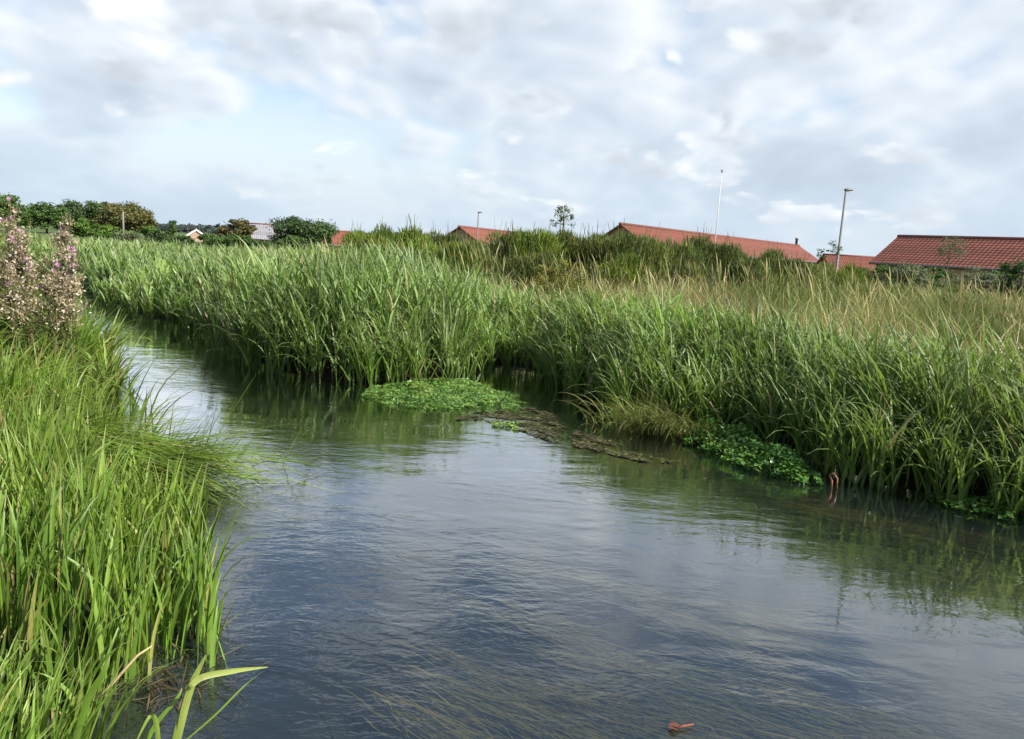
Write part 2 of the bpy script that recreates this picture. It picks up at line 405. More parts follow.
def cloud(off, detail, scale=1.75, rough=0.50, dist=0.1, seed=CLOUD_SEED, puff=0.42):
    cb = N.new('ShaderNodeCombineXYZ')
    L.new(wm('ADD', cx, off[0]+seed*3.1), cb.inputs[0]); L.new(wm('ADD', cy, off[1]+seed*1.7), cb.inputs[1])
    n = N.new('ShaderNodeTexNoise'); n.noise_dimensions = '2D'; n.inputs['Scale'].default_value = scale; n.inputs['Detail'].default_value = detail
    n.inputs['Roughness'].default_value = rough; n.inputs['Distortion'].default_value = dist
    L.new(cb.outputs[0], n.inputs['Vector'])
    if not puff: return n.outputs['Fac']
    wv = N.new('ShaderNodeVectorMath'); wv.operation = 'SCALE'; wv.inputs['Scale'].default_value = 0.22; L.new(n.outputs['Color'], wv.inputs[0])
    av = N.new('ShaderNodeVectorMath'); av.operation = 'ADD'; L.new(cb.outputs[0], av.inputs[0]); L.new(wv.outputs[0], av.inputs[1])
    v = N.new('ShaderNodeTexVoronoi'); v.voronoi_dimensions = '2D'; v.feature = 'SMOOTH_F1'; v.inputs['Scale'].default_value = scale*1.35; v.inputs['Smoothness'].default_value = 0.35
    v.inputs['Detail'].default_value = 2.0; v.inputs['Roughness'].default_value = 0.5; v.inputs['Lacunarity'].default_value = 2.3
    L.new(av.outputs[0], v.inputs['Vector'])
    bil = wm('SUBTRACT', 0.95, wm('MULTIPLY', v.outputs['Distance'], 0.95))
    return wm('ADD', wm('MULTIPLY', n.outputs['Fac'], 1-puff), wm('MULTIPLY', bil, puff))
n1 = cloud((0, 0), 9)
n2 = cloud((0.05*S.x/0.94, 0.05*S.y/0.94), 2, puff=0.42)
n3 = cloud((4.1, 7.7), 4, 0.9, 0.5, 0.1, 9.0, 0)
base = wm('ADD', n1, wm('SUBTRACT', wm('MULTIPLY', wm('SUBTRACT', n3, 0.5), 0.6), wmr(sp.outputs[2], 0.30, 0.58, 0.0, 0.30)))
cover = wmr(base, 0.12, 0.38)
light = wm('ADD', wm('MULTIPLY', wm('SUBTRACT', n1, n2), 3.0), wm('SUBTRACT', 0.08, wm('MULTIPLY', wm('SUBTRACT', base, 0.46), 1.9)))
lightc = wmr(light, -0.55, 0.50, 0, 1, False)
cr = ramp(N, [(0.0, (0.38, 0.43, 0.50)), (0.35, (0.44, 0.50, 0.57)), (0.62, (0.50, 0.56, 0.63)), (1.0, (0.66, 0.69, 0.715))])
L.new(lightc, cr.inputs[0])
hz = wmr(sp.outputs[2], 0.0, 0.20, 0.75, 0.0)
mxh = N.new('ShaderNodeMix'); mxh.data_type = 'RGBA'; L.new(hz, mxh.inputs[0]); L.new(cr.outputs[0], mxh.inputs[6]); mxh.inputs[7].default_value = (0.42, 0.51, 0.61, 1)
sky = N.new('ShaderNodeTexSky'); sky.sky_type = 'NISHITA'; sky.sun_disc = False
sky.sun_elevation = ELEV; sky.sun_rotation = AZ; sky.air_density = 1.0; sky.dust_density = 1.2
b1 = N.new('ShaderNodeBackground'); L.new(sky.outputs[0], b1.inputs[0]); b1.inputs[1].default_value = 0.11
b2 = N.new('ShaderNodeBackground'); b2.inputs[1].default_value = 0.86
ms = N.new('ShaderNodeMixShader'); c1 = cloud((1.3, 2.9), 9, 2.4, 0.54, 0.1, 6.2, 0.45)
c0 = cloud((1.3, 2.9), 4, 2.4, 0.5, 0.1, 6.2, 0)
c2 = cloud((1.3+0.05, 2.9-0.055), 4, 2.4, 0.5, 0.1, 6.2, 0)
big_ = wm('ADD', c1, wm('MULTIPLY', wm('SUBTRACT', n3, 0.5), -0.35))
cum = wm('MULTIPLY', wmr(big_, 0.43, 0.56), wmr(sp.outputs[2], 0.01, 0.10, 0.35, 1.0))
cum = wm('MULTIPLY', cum, wmr(sp.outputs[2], 0.42, 0.58, 1.0, 0.25))
cl = wmr(wm('ADD', wm('ADD', wm('MULTIPLY', wm('SUBTRACT', c0, c2), 3.4), wm('MULTIPLY', wm('SUBTRACT', c1, wm('ADD', wm('MULTIPLY', c0, 0.55), 0.27)), 1.1)), wm('SUBTRACT', 0.02, wm('MULTIPLY', wm('SUBTRACT', big_, 0.54), 1.2))), -0.36, 0.40, 0, 1, False)
cr2 = ramp(N, [(0.0, (0.44, 0.48, 0.53)), (0.35, (0.52, 0.565, 0.62)), (0.65, (0.62, 0.655, 0.69)), (1.0, (0.73, 0.745, 0.75))])
L.new(cl, cr2.inputs[0])
mxc = N.new('ShaderNodeMix'); mxc.data_type = 'RGBA'; L.new(cum, mxc.inputs[0]); L.new(mxh.outputs[2], mxc.inputs[6]); L.new(cr2.outputs[0], mxc.inputs[7])
L.new(mxc.outputs[2], b2.inputs[0])
cov = wm('MAXIMUM', cum, wm('MAXIMUM', wm('MULTIPLY', cover, 0.97), wmr(sp.outputs[2], 0.02, 0.24, 0.96, 0.0)))
L.new(cov, ms.inputs[0]); L.new(b1.outputs[0], ms.inputs[1]); L.new(b2.outputs[0], ms.inputs[2])
wo = N.new('ShaderNodeOutputWorld'); L.new(ms.outputs[0], wo.inputs[0])

# ------------------------------------------------------------------ reed beds (right bank)
BACK = [(9.5, 4.4), (6.4, 6.5), (4.8, 8.0), (3.8, 9.5), (2.5, 11.6), (0.7, 13.8), (-1.4, 17.0), (-4.0, 24), (-9, 34), (-14, 44), (-30, 52), (-60, 60)]
REED = [p for p in R_EDGE if p[1] > 2.4] + BACK
def root_noise(x, y): return vnoise(x, y, 0.8, 21)*0.5+vnoise(x, y, 2.6, 22)*0.5
def reed_bed(name, label, test, bbox, dens0, seed):
    x0, x1, y0, y1 = bbox
    n = int((x1-x0)*(y1-y0)*dens0)
    x = rg.uniform(x0, x1, n); y = rg.uniform(y0, y1, n)
    d = np.hypot(x, y)
    keep = inpoly(x, y, REED) & test(x, y) & (np.abs(x) < 0.80*y+1.2)
    dens = np.clip((8.5/np.maximum(d, 1))**1.15, 0.03, 1)
    de = polydist(x, y, R_EDGE)
    dens = dens*np.where(de < 0.7, 1.0, 0.75)
    keep &= (rg.random(n) < dens) & (vnoise(x, y, 0.45, 31) > 0.16)
    x, y, d, de = x[keep], y[keep], d[keep], de[keep]
    n = len(x)
    z = np.maximum(terrain(x, y), -0.10)
    H = (0.98+0.46*(root_noise(x, y)-0.42))*(0.82+0.3*rg.random(n))
    H *= 1.0+0.16*sst(-7, -3.5, x)*sst(2.0, -0.5, x)-0.22*sst(-6, -11, x)
    H *= 1+0.13*sst(-5.2, -4.0, x)*sst(-0.4, -1.2, x)*sst(16, 12, y)-0.15*sst(-0.9, -0.4, x)*sst(1.2, 0.6, x)*sst(10.5, 11.2, y)
    H *= 0.60+0.40*sst(0.0, 0.6, de)
    lean_az = 2.9+1.3*(vnoise(x, y, 1.6, 41)-0.5)*2+rg.normal(0, 0.5, n)
    lean = 0.05+0.17*vnoise(x, y, 1.1, 42)+0.05*rg.random(n)
    tone = np.clip(0.18+0.62*vnoise(x, y, 1.9, 43), 0, 1)
    b = MB()
    lod = np.clip(d/9, 1, 4.2)
    P = np.stack([x, y, z], 1)
    # stems
    b.blades(P, H*0.84, 0.009*lod, lean_az, lean*0.3, lean*1.6, 4, False, rnd=np.clip(tone*0.7+0.1*rg.random(n), 0, 1), width='stem')
    groups = [(d < 13, 7, 6, True), (d >= 13, 4, 4, False)]
    for sel, nl, ns, fold in groups:
        k = np.nonzero(sel)[0]
        if len(k) == 0: continue
        for i in range(nl):
            f = (i+0.4+0.5*rg.random(len(k)))/nl*0.80
            hh = H[k]*f
            off = np.sin(lean[k]*(0.3+0.8*f))*hh
            q = P[k]+np.stack([np.cos(lean_az[k])*off, np.sin(lean_az[k])*off, hh*0.985], 1)
            al = lean_az[k]+rg.normal(0, 1.0, len(k))+np.where(rg.random(len(k)) < 0.28, PI, 0)
            Ln = (0.36+0.40*rg.random(len(k)))*(1.1-0.2*f)*np.where(f < 0.25, 1.3, 1.0)*(0.7+0.3*H[k])
            top = f > 0.6
            b.blades(q, Ln, (0.016+0.016*rg.random(len(k)))*lod[k]**0.9, al, 0.08+0.34*rg.random(len(k)), np.where(rg.random(len(k)) < 0.5, 1.7, 0.75)*(0.35+0.9*rg.random(len(k))), ns, fold,
                     power=1.5, twist=0.9, rnd=np.clip(tone[k]+rg.normal(0, 0.17, len(k))+np.where(rg.random(len(k)) < 0.025, 0.6, 0), 0, 1))
    o = b.build(name, m_reed)
    tag(o, label, 'reeds', kind='stuff')
    return o
reed_bed('reed_bed', 'low distant reeds on the far bend of the river', lambda x, y: (x < -6.4) | (y > 24), (-45, 0, 13, 50), 95, 1)
reed_bed('reed_bed', 'sunlit tall reed clump bulging into the stream behind the watercress', lambda x, y: (x >= -6.4) & (y <= 24) & (x < -0.35+0.0*y), (-6.4, 0, 9, 24), 105, 2)
reed_bed('reed_bed', 'dense tall reeds in shade along the right bank', lambda x, y: (x >= -0.35) & (y <= 24), (-0.4, 11, 4.5, 18), 125, 3)

n = 420; c = on(655, 436); x = rg.normal(c.x, 0.26, n); y = c.y+0.10-(x-c.x)*0.35+rg.normal(0, 0.10, n)
b = MB(); b.blades(np.stack([x, y, np.maximum(terrain(x, y), -0.03)], 1), 0.30+0.45*rg.random(n), 0.007+0.008*rg.random(n), -2.2+rg.normal(0, 0.7, n), 0.15+0.45*rg.random(n), 0.5+1.6*rg.random(n), 8, True, power=1.3, twist=0.9, rnd=np.clip(rg.normal(0.62, 0.22, n), 0, 1), floor=0.004)
tag(b.build('drooping_grass', plant_mat('pale_drooping_grass', [(0, (0.10, 0.17, 0.035)), (0.5, (0.20, 0.27, 0.07)), (0.85, (0.32, 0.33, 0.12)), (1, (0.42, 0.35, 0.18))], transl=0.35, rough=0.5, spec=0.3)), 'pale grass tuft drooping to the water at the upstream end of the darker watercress', 'grass', kind='stuff')

# pale seeding stalks rising out of the reeds
def stalks(name, label, reg, n, hmin, hmax, mat):
    b = MB(); x0, x1, y0, y1 = reg
    x = rg.uniform(x0, x1, n*3); y = rg.uniform(y0, y1, n*3)
    k = ~inpoly(x, y, RIVER) & (polydist(x, y, R_EDGE) > 0.6) & (np.abs(x) < 0.78*y+1)
    x, y = x[k][:n], y[k][:n]; nn = len(x)
    z = terrain(x, y); lod = np.clip(np.hypot(x, y)/10, 1, 3)
    b.blades(np.stack([x, y, z], 1), rg.uniform(hmin, hmax, nn), 0.016*lod, 2.9+rg.normal(0, 1.1, nn), 0.02+0.12*rg.random(nn), 0.15+0.5*rg.random(nn), 9, False, power=2.5, width='seed', twist=1.5)
    return tag(b.build(name, mat), label, 'grass', kind='stuff')
stalks('seeding_grass', 'pale tan seed stalks standing up out of the reeds', (-7, 9, 10, 24), 420, 1.25, 1.65, m_dry)

# ------------------------------------------------------------------ dry meadow behind the reeds
def meadow():
    n = 150000
    th = rg.uniform(-0.72, 0.76, n); d = np.exp(rg.uniform(math.log(7), math.log(62), n))
    x = d*np.sin(th); y = d*np.cos(th)
    k = ~inpoly(x, y, REED) & ~inpoly(x, y, RIVER) & (polydist(x, y, R_EDGE) < polydist(x, y, L_EDGE)) & (x > -40)
    x, y, d = x[k], y[k], d[k]; n = len(x)
    z = terrain(x, y); lod = np.clip(d/11, 1, 4.5)
    patch = vnoise(x, y, 2.6, 51)*0.6+vnoise(x, y, 0.7, 52)*0.4
    leftgreen = sst(-2, -9, x)
    H = (0.25+0.75*patch)*(0.6+0.7*rg.random(n))*(1-0.25*leftgreen)
    H *= 1.0+0.15*sst(3, 9, x)
    rnd = np.clip(1.5*(vnoise(x, y, 2.2, 53)-0.5)+0.35+0.4*(rg.random(n)-0.4)+0.14*sst(-1, 3, x)-0.35*leftgreen, 0, 1)
    b = MB()
    half = rg.random(n) < 0.11
    P = np.stack([x, y, z], 1); az = rg.uniform(0, 2*PI, n)
    for sel, wd_, shp in ((~half, 0.007, 'leaf'), (half, 0.015, 'seed')):
        m_ = sel.sum()
        b.blades(P[sel], H[sel]*(1.25 if shp == 'seed' else 1.0), wd_*lod[sel], az[sel], 0.05+0.3*rg.random(m_), 0.2+0.9*rg.random(m_), 5, False, power=1.8, rnd=np.clip(rnd[sel]+(0.2 if shp == 'seed' else 0), 0, 1), width=shp, twist=1.5)
    tag(b.build('meadow_grass', m_dry), 'rough tan and olive meadow grass behind the reeds', 'grass', kind='stuff')
meadow()

# ------------------------------------------------------------------ left bank
def left_bank():
    # broad upright grass at the near corner
    n = 16500
    x = rg.uniform(-6.6, -0.9, n); y = rg.uniform(1.5, 6.2, n)
    dl = polydist(x, y, L_EDGE)
    k = ~inpoly(x, y, RIVER) | ((dl < 0.14) & (y > 2.9)); x, y, dl = x[k], y[k], dl[k]
    k = (dl < 4.0) & ((vnoise(x, y, 0.22, 60) > 0.30) | (dl > 0.6)) & (x > -0.9*y-2.2) & ~((np.hypot((x+1.30)/1.2, y-2.88) < 0.22))
    x, y, dl = x[k], y[k], dl[k]; n = len(x)
    z = terrain(x, y)
    H = (0.42+0.30*vnoise(x, y, 0.7, 61))*(0.65+0.6*rg.random(n))*(0.75+0.25*sst(0, 0.5, dl))
    H *= 1-0.45*sst(2.95, 2.3, y)
    b = MB(); P = np.stack([x, y, z], 1)
    az = 0.1+1.2*(vnoise(x, y, 0.9, 62)-0.5)*2+rg.normal(0, 1.6, n)
    tone = np.clip(0.1+0.55*vnoise(x, y, 0.6, 63)+rg.normal(0, 0.2, n), 0, 0.93)
    dry = rg.random(n) < 0.045; tone[dry] = 0.93+0.07*rg.random(dry.sum())
    bend = np.where(rg.random(n) < 0.25, 1.4, 0.5)*(0.3+0.9*rg.random(n))
    b.blades(P, H, 0.011+0.017*rg.random(n), az, 0.02+0.16*rg.random(n), bend, 7, True, power=2.0, twist=1.2, rnd=tone)
    k = rg.random(n) < 0.5; q = P[k]; m_ = len(q)       # short undergrowth and litter
    b.blades(q+rg.normal(0, 0.04, (m_, 3))*np.array([1, 1, 0]), 0.10+0.2*rg.random(m_), 0.006+0.004*rg.random(m_), rg.uniform(0, 2*PI, m_), 0.3+0.8*rg.random(m_), 0.8*rg.random(m_), 4, False, rnd=np.clip(rg.normal(0.75, 0.25, m_), 0, 1))
    n = 420; x = rg.uniform(-2.1, -1.38, n); y = rg.uniform(2.05, 2.55, n); k = x < -1.33-0.25*(2.6-y); x, y = x[k], y[k]; n = len(x)
    b.blades(np.stack([x, y, np.maximum(terrain(x, y), -0.02)], 1), 0.25+0.3*rg.random(n), 0.007+0.011*rg.random(n), rg.uniform(-1.2, 2.2, n), 0.05+0.3*rg.random(n), 0.3+0.9*rg.random(n), 7, True, power=1.8, twist=1.0, rnd=np.clip(rg.normal(0.5, 0.25, n), 0, 1))
    tag(b.build('bank_grass', m_bank), 'bright broad bladed grass on the near left bank', 'grass', kind='stuff')
    # finer leaning grass further along
    n = 14000
    y = rg.uniform(4.6, 24, n); x = rg.uniform(-19, -1.5, n)
    k = ~inpoly(x, y, RIVER) & (polydist(x, y, L_EDGE) < polydist(x, y, R_EDGE)); x, y = x[k], y[k]
    d = np.hypot(x, y); k = (x > -0.9*y-2.2) & (rg.random(len(x)) < np.clip((7/d)**1.2, 0, 1)); x, y, d = x[k], y[k], d[k]
    n = len(x); dl = polydist(x, y, L_EDGE); z = terrain(x, y); lod = np.clip(d/6, 1, 3)
    b = MB(); P = np.stack([x, y, z], 1)
    H = (0.38+0.55*vnoise(x, y, 0.6, 64))*(0.6+0.7*rg.random(n))*(1+1.15*sst(0.8, 2.2, dl))
    az = -0.35+1.9*(vnoise(x, y, 0.55, 65)-0.5)*2+rg.normal(0, 0.7, n)
    tone = np.clip(0.0+0.85*vnoise(x, y, 0.5, 66)+rg.normal(0, 0.2, n), 0, 0.93)
    dry = rg.random(n) < 0.07; tone[dry] = 0.93+0.07*rg.random(dry.sum())
    b.blades(P, H, (0.010+0.016*rg.random(n))*lod**0.8, az, 0.05+0.55*vnoise(x, y, 0.5, 67)*rg.random(n)+0.1*rg.random(n), 0.3+1.7*rg.random(n)**1.3, 6, False, power=1.4, twist=1.2, rnd=tone)
    m = 900
    ty = 3.6+20*rg.random(m)**1.7; tx = rg.uniform(-17, -1.6, m)
    k = ~inpoly(tx, ty, RIVER) & ((ty > 5.7) | (polydist(tx, ty, L_EDGE) > 0.55)) & (polydist(tx, ty, L_EDGE) < 3.6) & (tx > -0.9*ty-1.8) & (polydist(tx, ty, L_EDGE) < polydist(tx, ty, R_EDGE)); tx, ty = tx[k], ty[k]; m = len(tx)
    th_ = rg.random(m); hh_ = (0.42+0.45*rg.random(m))*(1+1.05*sst(0.8, 2.2, polydist(tx, ty, L_EDGE))); tn_ = rg.random(m)
    cnt_ = 42; i = np.repeat(np.arange(m), cnt_); n = len(i)
    a = rg.uniform(0, 2*PI, n); q = 0.09*np.sqrt(rg.random(n))
    x = tx[i]+np.cos(a)*q; y = ty[i]+np.sin(a)*q; z = terrain(x, y); lod = np.clip(np.hypot(x, y)/6, 1, 3)
    lx = np.cos(a)*0.8+0.55*np.cos(-0.3); ly = np.sin(a)*0.8+0.55*np.sin(-0.3)
    tone = np.clip(0.85*tn_[i]+rg.normal(0, 0.15, n), 0, 0.94); dd = rg.random(n) < 0.06+0.12*(th_[i] > 0.8); tone[dd] = 0.94+0.06*rg.random(dd.sum())
    b.blades(np.stack([x, y, z], 1), hh_[i]*(0.5+0.7*rg.random(n)), (0.010+0.018*rg.random(n))*lod**0.8, np.arctan2(ly, lx)+rg.normal(0, 0.3, n), 0.06+4.0*q*rg.random(n), 0.3+2.0*rg.random(n)**1.5, 7, True, power=1.5, twist=1.0, rnd=tone)
    tag(b.build('leaning_grass', m_bank), 'fine yellow green grass leaning over the left bank upstream', 'grass', kind='stuff')
    # laid-over clump trailing on the water
    n = 900
    c = on(180, 482); x = rg.normal(c.x-0.50, 0.28, n); y = rg.normal(c.y+0.06, 0.20, n)
    z = np.maximum(terrain(x, y), 0)+0.02+0.14*rg.random(n)
    b = MB()
    Ln = 0.40+0.62*rg.random(n)
    tone = np.clip(rg.normal(0.45, 0.25, n), 0, 1)
    b.blades(np.stack([x, y, z], 1), Ln, 0.010+0.010*rg.random(n), -0.2+rg.normal(0, 0.30, n), 0.95+0.45*rg.random(n), 0.3+0.9*rg.random(n), 9, True, power=1.0, twist=0.9, rnd=tone, floor=0.012)
    n = 90; x = rg.normal(c.x-0.3, 0.4, n); y = rg.normal(c.y+0.35, 0.35, n)
    b.blades(np.stack([x, y, np.maximum(terrain(x, y), 0)], 1), 0.4+0.35*rg.random(n), 0.010, 0.1+rg.normal(0, 0.5, n), 0.35+0.4*rg.random(n), 0.5*rg.random(n), 6, True, rnd=0.2+0.5*rg.random(n))
    tag(b.build('trailing_grass', m_bank), 'flattened grass clump trailing from the left bank onto the water', 'grass', kind='stuff')
left_bank()

# ------------------------------------------------------------------ foreground reed plant with bent leaves
def ribbon(b, pts, widths, side, rnd):
    pts = [Vector(p) for p in pts]; n = len(pts); K = 6
    # smooth curve through the points
    def cr_(i, t):
        p0, p1, p2, p3 = pts[max(i-1, 0)], pts[i], pts[i+1], pts[min(i+2, n-1)]
        return 0.5*((2*p1)+(p2-p0)*t+(2*p0-5*p1+4*p2-p3)*t*t+(3*p1-p0-3*p2+p3)*t**3)
    C = []; Wd = []
    for i in range(n-1):
        for j in range(K):
            t = j/K; C.append(cr_(i, t)); Wd.append(widths[i]*(1-t)+widths[i+1]*t)
    C.append(pts[-1]); Wd.append(widths[-1])
    V = []; T = []
    sd = Vector(side).normalized()
    for i, c in enumerate(C):
        d = (C[min(i+1, len(C)-1)]-C[max(i-1, 0)]).normalized()
        s_ = (sd-d*sd.dot(d)).normalized(); nn = d.cross(s_)
        h = Wd[i]/2
        V += [c-s_*h+nn*h*0.35, c, c+s_*h+nn*h*0.35]; T += [i/(len(C)-1)]*3
    F = [[i*3+q, i*3+q+1, i*3+q+4, i*3+q+3] for i in range(len(C)-1) for q in (0, 1)]
    b.add([tuple(v) for v in V], F, rnd, T)
rp = empty('reed_plant', at(150, 770, 2.25))
tag(rp, 'big broad leaved reed at the lower left with a leaf bent over the water', 'reed')
def pleaf(pts, Y, widths, side, rnd, name='leaf'):
    b = MB(); o0 = rp.location
    ribbon(b, [at(x, y, Y+dy)-o0 for x, y, dy in pts], widths, side, rnd)
    return b.build(name, m_bank, rp)
pleaf([(165, 790, 0), (178, 735, 0.0), (190, 690, 0.03), (206, 655, 0.06)], 2.25, [0.022, 0.028, 0.026, 0.004], (1, 0.5, 0), 0.86)
pleaf([(176, 745, 0.0), (186, 700, 0.0), (198, 679, 0.03), (232, 671, 0.10), (268, 667, 0.2)], 2.26, [0.014, 0.022, 0.022, 0.018, 0.002], (0.3, 0.6, 1), 0.90)
pleaf([(128, 800, 0), (150, 735, 0.05), (176, 700, 0.1), (182, 688, 0.12)], 2.3, [0.014, 0.016, 0.012, 0.002], (1, 0.5, 0), 0.4)
pleaf([(70, 760, 0), (88, 700, 0.0), (104, 672, 0.0), (110, 655, 0.02)], 2.3, [0.02, 0.022, 0.016, 0.002], (1, 0.3, 0), 0.35)
pleaf([(180, 745, 0.05), (215, 715, 0.1), (245, 685, 0.15), (262, 672, 0.2)], 2.35, [0.006, 0.007, 0.006, 0.002], (1, 0.2, 0.4), 0.55)
pleaf([(150, 800, 0), (158, 745, 0), (152, 715, -0.02), (136, 742, -0.05)], 2.2, [0.014, 0.015, 0.012, 0.003], (1, 0.5, 0), 0.7)
b = MB(); b.tube([at(160, 800, 2.27)-rp.location, at(170, 750, 2.27)-rp.location, at(184, 700, 2.27)-rp.location], [0.007, 0.006, 0.004], 6)
b.build('stem', m_bank, rp)
n = 170; c = on(150, 690); x = rg.normal(c.x, 0.16, n); y = rg.normal(c.y+0.05, 0.12, n)
b = MB(); b.blades(np.stack([x, y, np.maximum(terrain(x, y), -0.01)+0.008], 1), 0.05+0.2*rg.random(n), 0.003+0.006*rg.random(n), rg.uniform(0, 6.28, n), 1.35+0.25*rg.random(n), 0.3*rg.normal(0, 1, n), 4, False, twist=1.0, rnd=rg.random(n))
tag(b.build('bank_litter', plant_mat('rotting_litter', [(0, (0.018, 0.013, 0.008)), (0.7, (0.045, 0.03, 0.016)), (1, (0.16, 0.115, 0.06))], transl=0.0, rough=0.7)), 'rotting stems strewn over the dark muddy hollow in the near left bank', 'litter', kind='stuff')
# broken straw-coloured stalk
st = MB(); pa = [at(92, 703, 2.75), at(112, 684, 2.78), at(138, 655, 2.82), at(152, 646, 2.85)]
st.tube([p-pa[0] for p in pa], [0.006, 0.006, 0.005, 0.003], 6, 0.6)
o = st.build('dead_stalk', m_straw); o.location = pa[0]
tag(o, 'broken straw coloured stalk leaning across the muddy hollow in the left bank', 'stalk')

# ------------------------------------------------------------------ cress, weed and floating bits
def in_region(poly, n):
    xs = [p[0] for p in poly]; ys = [p[1] for p in poly]
    x = rg.uniform(min(xs), max(xs), n); y = rg.uniform(min(ys), max(ys), n)
    k = inpoly(x, y, poly); return x[k], y[k]
def cress(label, pix, n, hmax, mat, size=0.034):
    poly = P2(*pix); x, y = in_region(poly, n)
    de = polydist(x, y, poly+poly[:1])
    k = vnoise(x, y, 0.11, 71)*0.6+vnoise(x, y, 0.3, 73)*0.4 > 0.54-1.1*np.minimum(de, 0.25)
    x, y, de = x[k], y[k], de[k]
    hh = hmax*(0.25+0.75*sst(0, 0.35, de))*(0.5+0.8*vnoise(x, y, 0.22, 72))
    z = 0.012+hh*rg.random(len(x))**0.6
    b = MB(); b.leaves(np.stack([x, y, z], 1), size*(0.45+0.8*rg.random(len(x))), flat=0.45, aspect=1.15, rnd=np.clip(0.3*rg.random(len(x))+0.9*vnoise(x, y, 0.2, 74)-0.1, 0, 1))
    m_ = len(x)//5
    b.blades(np.stack([x[:m_], y[:m_], np.zeros(m_)], 1), hh[:m_]*1.1+0.02, 0.005, rg.uniform(0, 6.28, m_), 0.2+0.4*rg.random(m_), 0.3, 3, False, width='stem', rnd=0.2)
    return tag(b.build('watercress', mat), label, 'watercress', kind='stuff')
cress('bright floating watercress mat in front of the sunlit reed clump', [(358, 396), (375, 385), (430, 379), (468, 380), (508, 393), (536, 406), (515, 414), (470, 414), (430, 411), (385, 406)], 12000, 0.055, m_cress)
cress('darker watercress tongue lying along the foot of the right reeds', [(676, 428), (700, 420), (735, 432), (770, 450), (818, 477), (822, 487), (790, 485), (745, 470), (705, 458), (684, 446)], 8000, 0.24, m_cressd, 0.040)
cress('few shaded watercress leaves under the reeds at the right edge', [(925, 497), (960, 498), (1040, 512), (1060, 530), (1010, 523), (950, 510)], 1300, 0.16, m_cressd, 0.04)
cress('small yellowish watercress tuft off the end of the bright mat', [(488, 424), (500, 420), (522, 424), (518, 432), (498, 430)], 520, 0.04, m_cress, 0.03)
# brown weed raft
m_raft = plant_mat('weed_raft_brown', [(0, (0.025, 0.024, 0.012)), (0.5, (0.055, 0.050, 0.024)), (0.85, (0.10, 0.085, 0.04)), (1, (0.10, 0.15, 0.03))], transl=0.0, rough=0.8, spec=0.2, nscale=4, namp=0.4)
poly = P2((470, 413), (528, 408), (552, 414), (560, 426), (600, 438), (640, 452), (672, 463), (640, 462), (590, 450), (545, 440), (500, 424), (455, 420))
x, y = in_region(poly, 12000); k = vnoise(x, y, 0.16, 75)*0.6+vnoise(x, y, 0.05, 76)*0.4 > 0.50+0.06*sst(0.2, 1.2, x); x, y = x[k], y[k]; n = len(x)
b = MB(); b.leaves(np.stack([x, y, 0.002+0.010*rg.random(n)], 1), 0.012+0.02*rg.random(n), flat=0.92, aspect=3.0)
k = rg.random(n) < 0.4; q = np.stack([x, y, 0.003+0.006*rg.random(n)], 1)[k]; n = len(q)
b.blades(q, 0.06+0.18*rg.random(n), 0.003+0.004*rg.random(n), -0.6+rg.normal(0, 0.5, n), 1.5+0.1*rg.random(n), 0.1*rg.normal(0, 1, n), 5, False, twist=0.4, floor=0.002)
tag(b.build('weed_raft', m_raft), 'brown raft of floating weed trailing below the bright watercress', 'water weed', kind='stuff')
# rim of dead matter under the far reeds
# trailing weed below the surface
m_weed = plant_mat('submerged_weed', [(0, (0.09, 0.080, 0.026)), (0.5, (0.16, 0.120, 0.040)), (1, (0.29, 0.175, 0.065))], transl=0.1, rough=0.6, spec=0.2, nscale=1.2, namp=0.3)
b = MB()
tufts = [(430, 540, 60, 1.0), (500, 560, 50, .8), (485, 604, 90, 1.2), (545, 625, 110, 1.2), (585, 648, 90, 1.1), (655, 590, 60, 1.0), (690, 620, 80, 1.2), (440, 670, 120, 1.0), (490, 690, 140, 1.1), (540, 712, 110, 1.0), (600, 690, 110, 1.0), (640, 720, 120, .9), (720, 690, 130, 1.1), (760, 715, 120, 1.0), (840, 715, 120, 1.0), (900, 725, 90, .9), (700, 460, 130, 1.0), (760, 480, 130, 1.1), (820, 505, 130, 1.2), (900, 525, 110, 1.0), (660, 450, 80, .8), (920, 560, 60, 1.0)]
for (tx, ty, cnt, sc_) in tufts:
    c = on(tx, ty, -0.06)
    n = int(cnt*0.45); nb = 3; bx_ = rg.normal(0, 0.26*sc_, nb); by_ = rg.normal(0, 0.16*sc_, nb); i = rg.integers(0, nb, n)
    x = c.x+bx_[i]+rg.normal(0, 0.12, n); y = c.y+by_[i]+rg.normal(0, 0.022, n)
    Ln = (0.25+0.4*rg.random(n))*sc_
    b.blades(np.stack([x, y, -0.03-0.18*rg.random(n)], 1), Ln*0.9, 0.005+0.008*rg.random(n), -0.50+0.15*np.sin(bx_[i]*9)+rg.normal(0, 0.07, n), 1.50+0.12*rg.random(n), 0.12*rg.normal(0, 1, n), 7, False, twist=0.3, ceil=-0.010, rnd=np.clip(rg.normal(0.5, 0.25, n), 0, 1), width='lance')
    n2_ = int(cnt*3); i = rg.integers(0, nb, n2_); q_ = rg.random(n2_)*0.55*sc_; a_ = -0.50+0.15*np.sin(bx_[i]*9)
    b.blades(np.stack([c.x+bx_[i]+np.cos(a_)*q_+rg.normal(0, 0.05, n2_), c.y+by_[i]+np.sin(a_)*q_+rg.normal(0, 0.016, n2_), -0.05-0.12*rg.random(n2_)], 1), 0.16+0.26*rg.random(n2_), 0.003+0.005*rg.random(n2_), a_+rg.normal(0, 0.18, n2_), 1.50+0.1*rg.random(n2_), 0.1*rg.normal(0, 1, n2_), 6, False, twist=0.3, ceil=-0.02, width='lance', rnd=np.clip(0.2+0.5*rg.random(nb)[i]+rg.normal(0, 0.15, n2_), 0, 1))
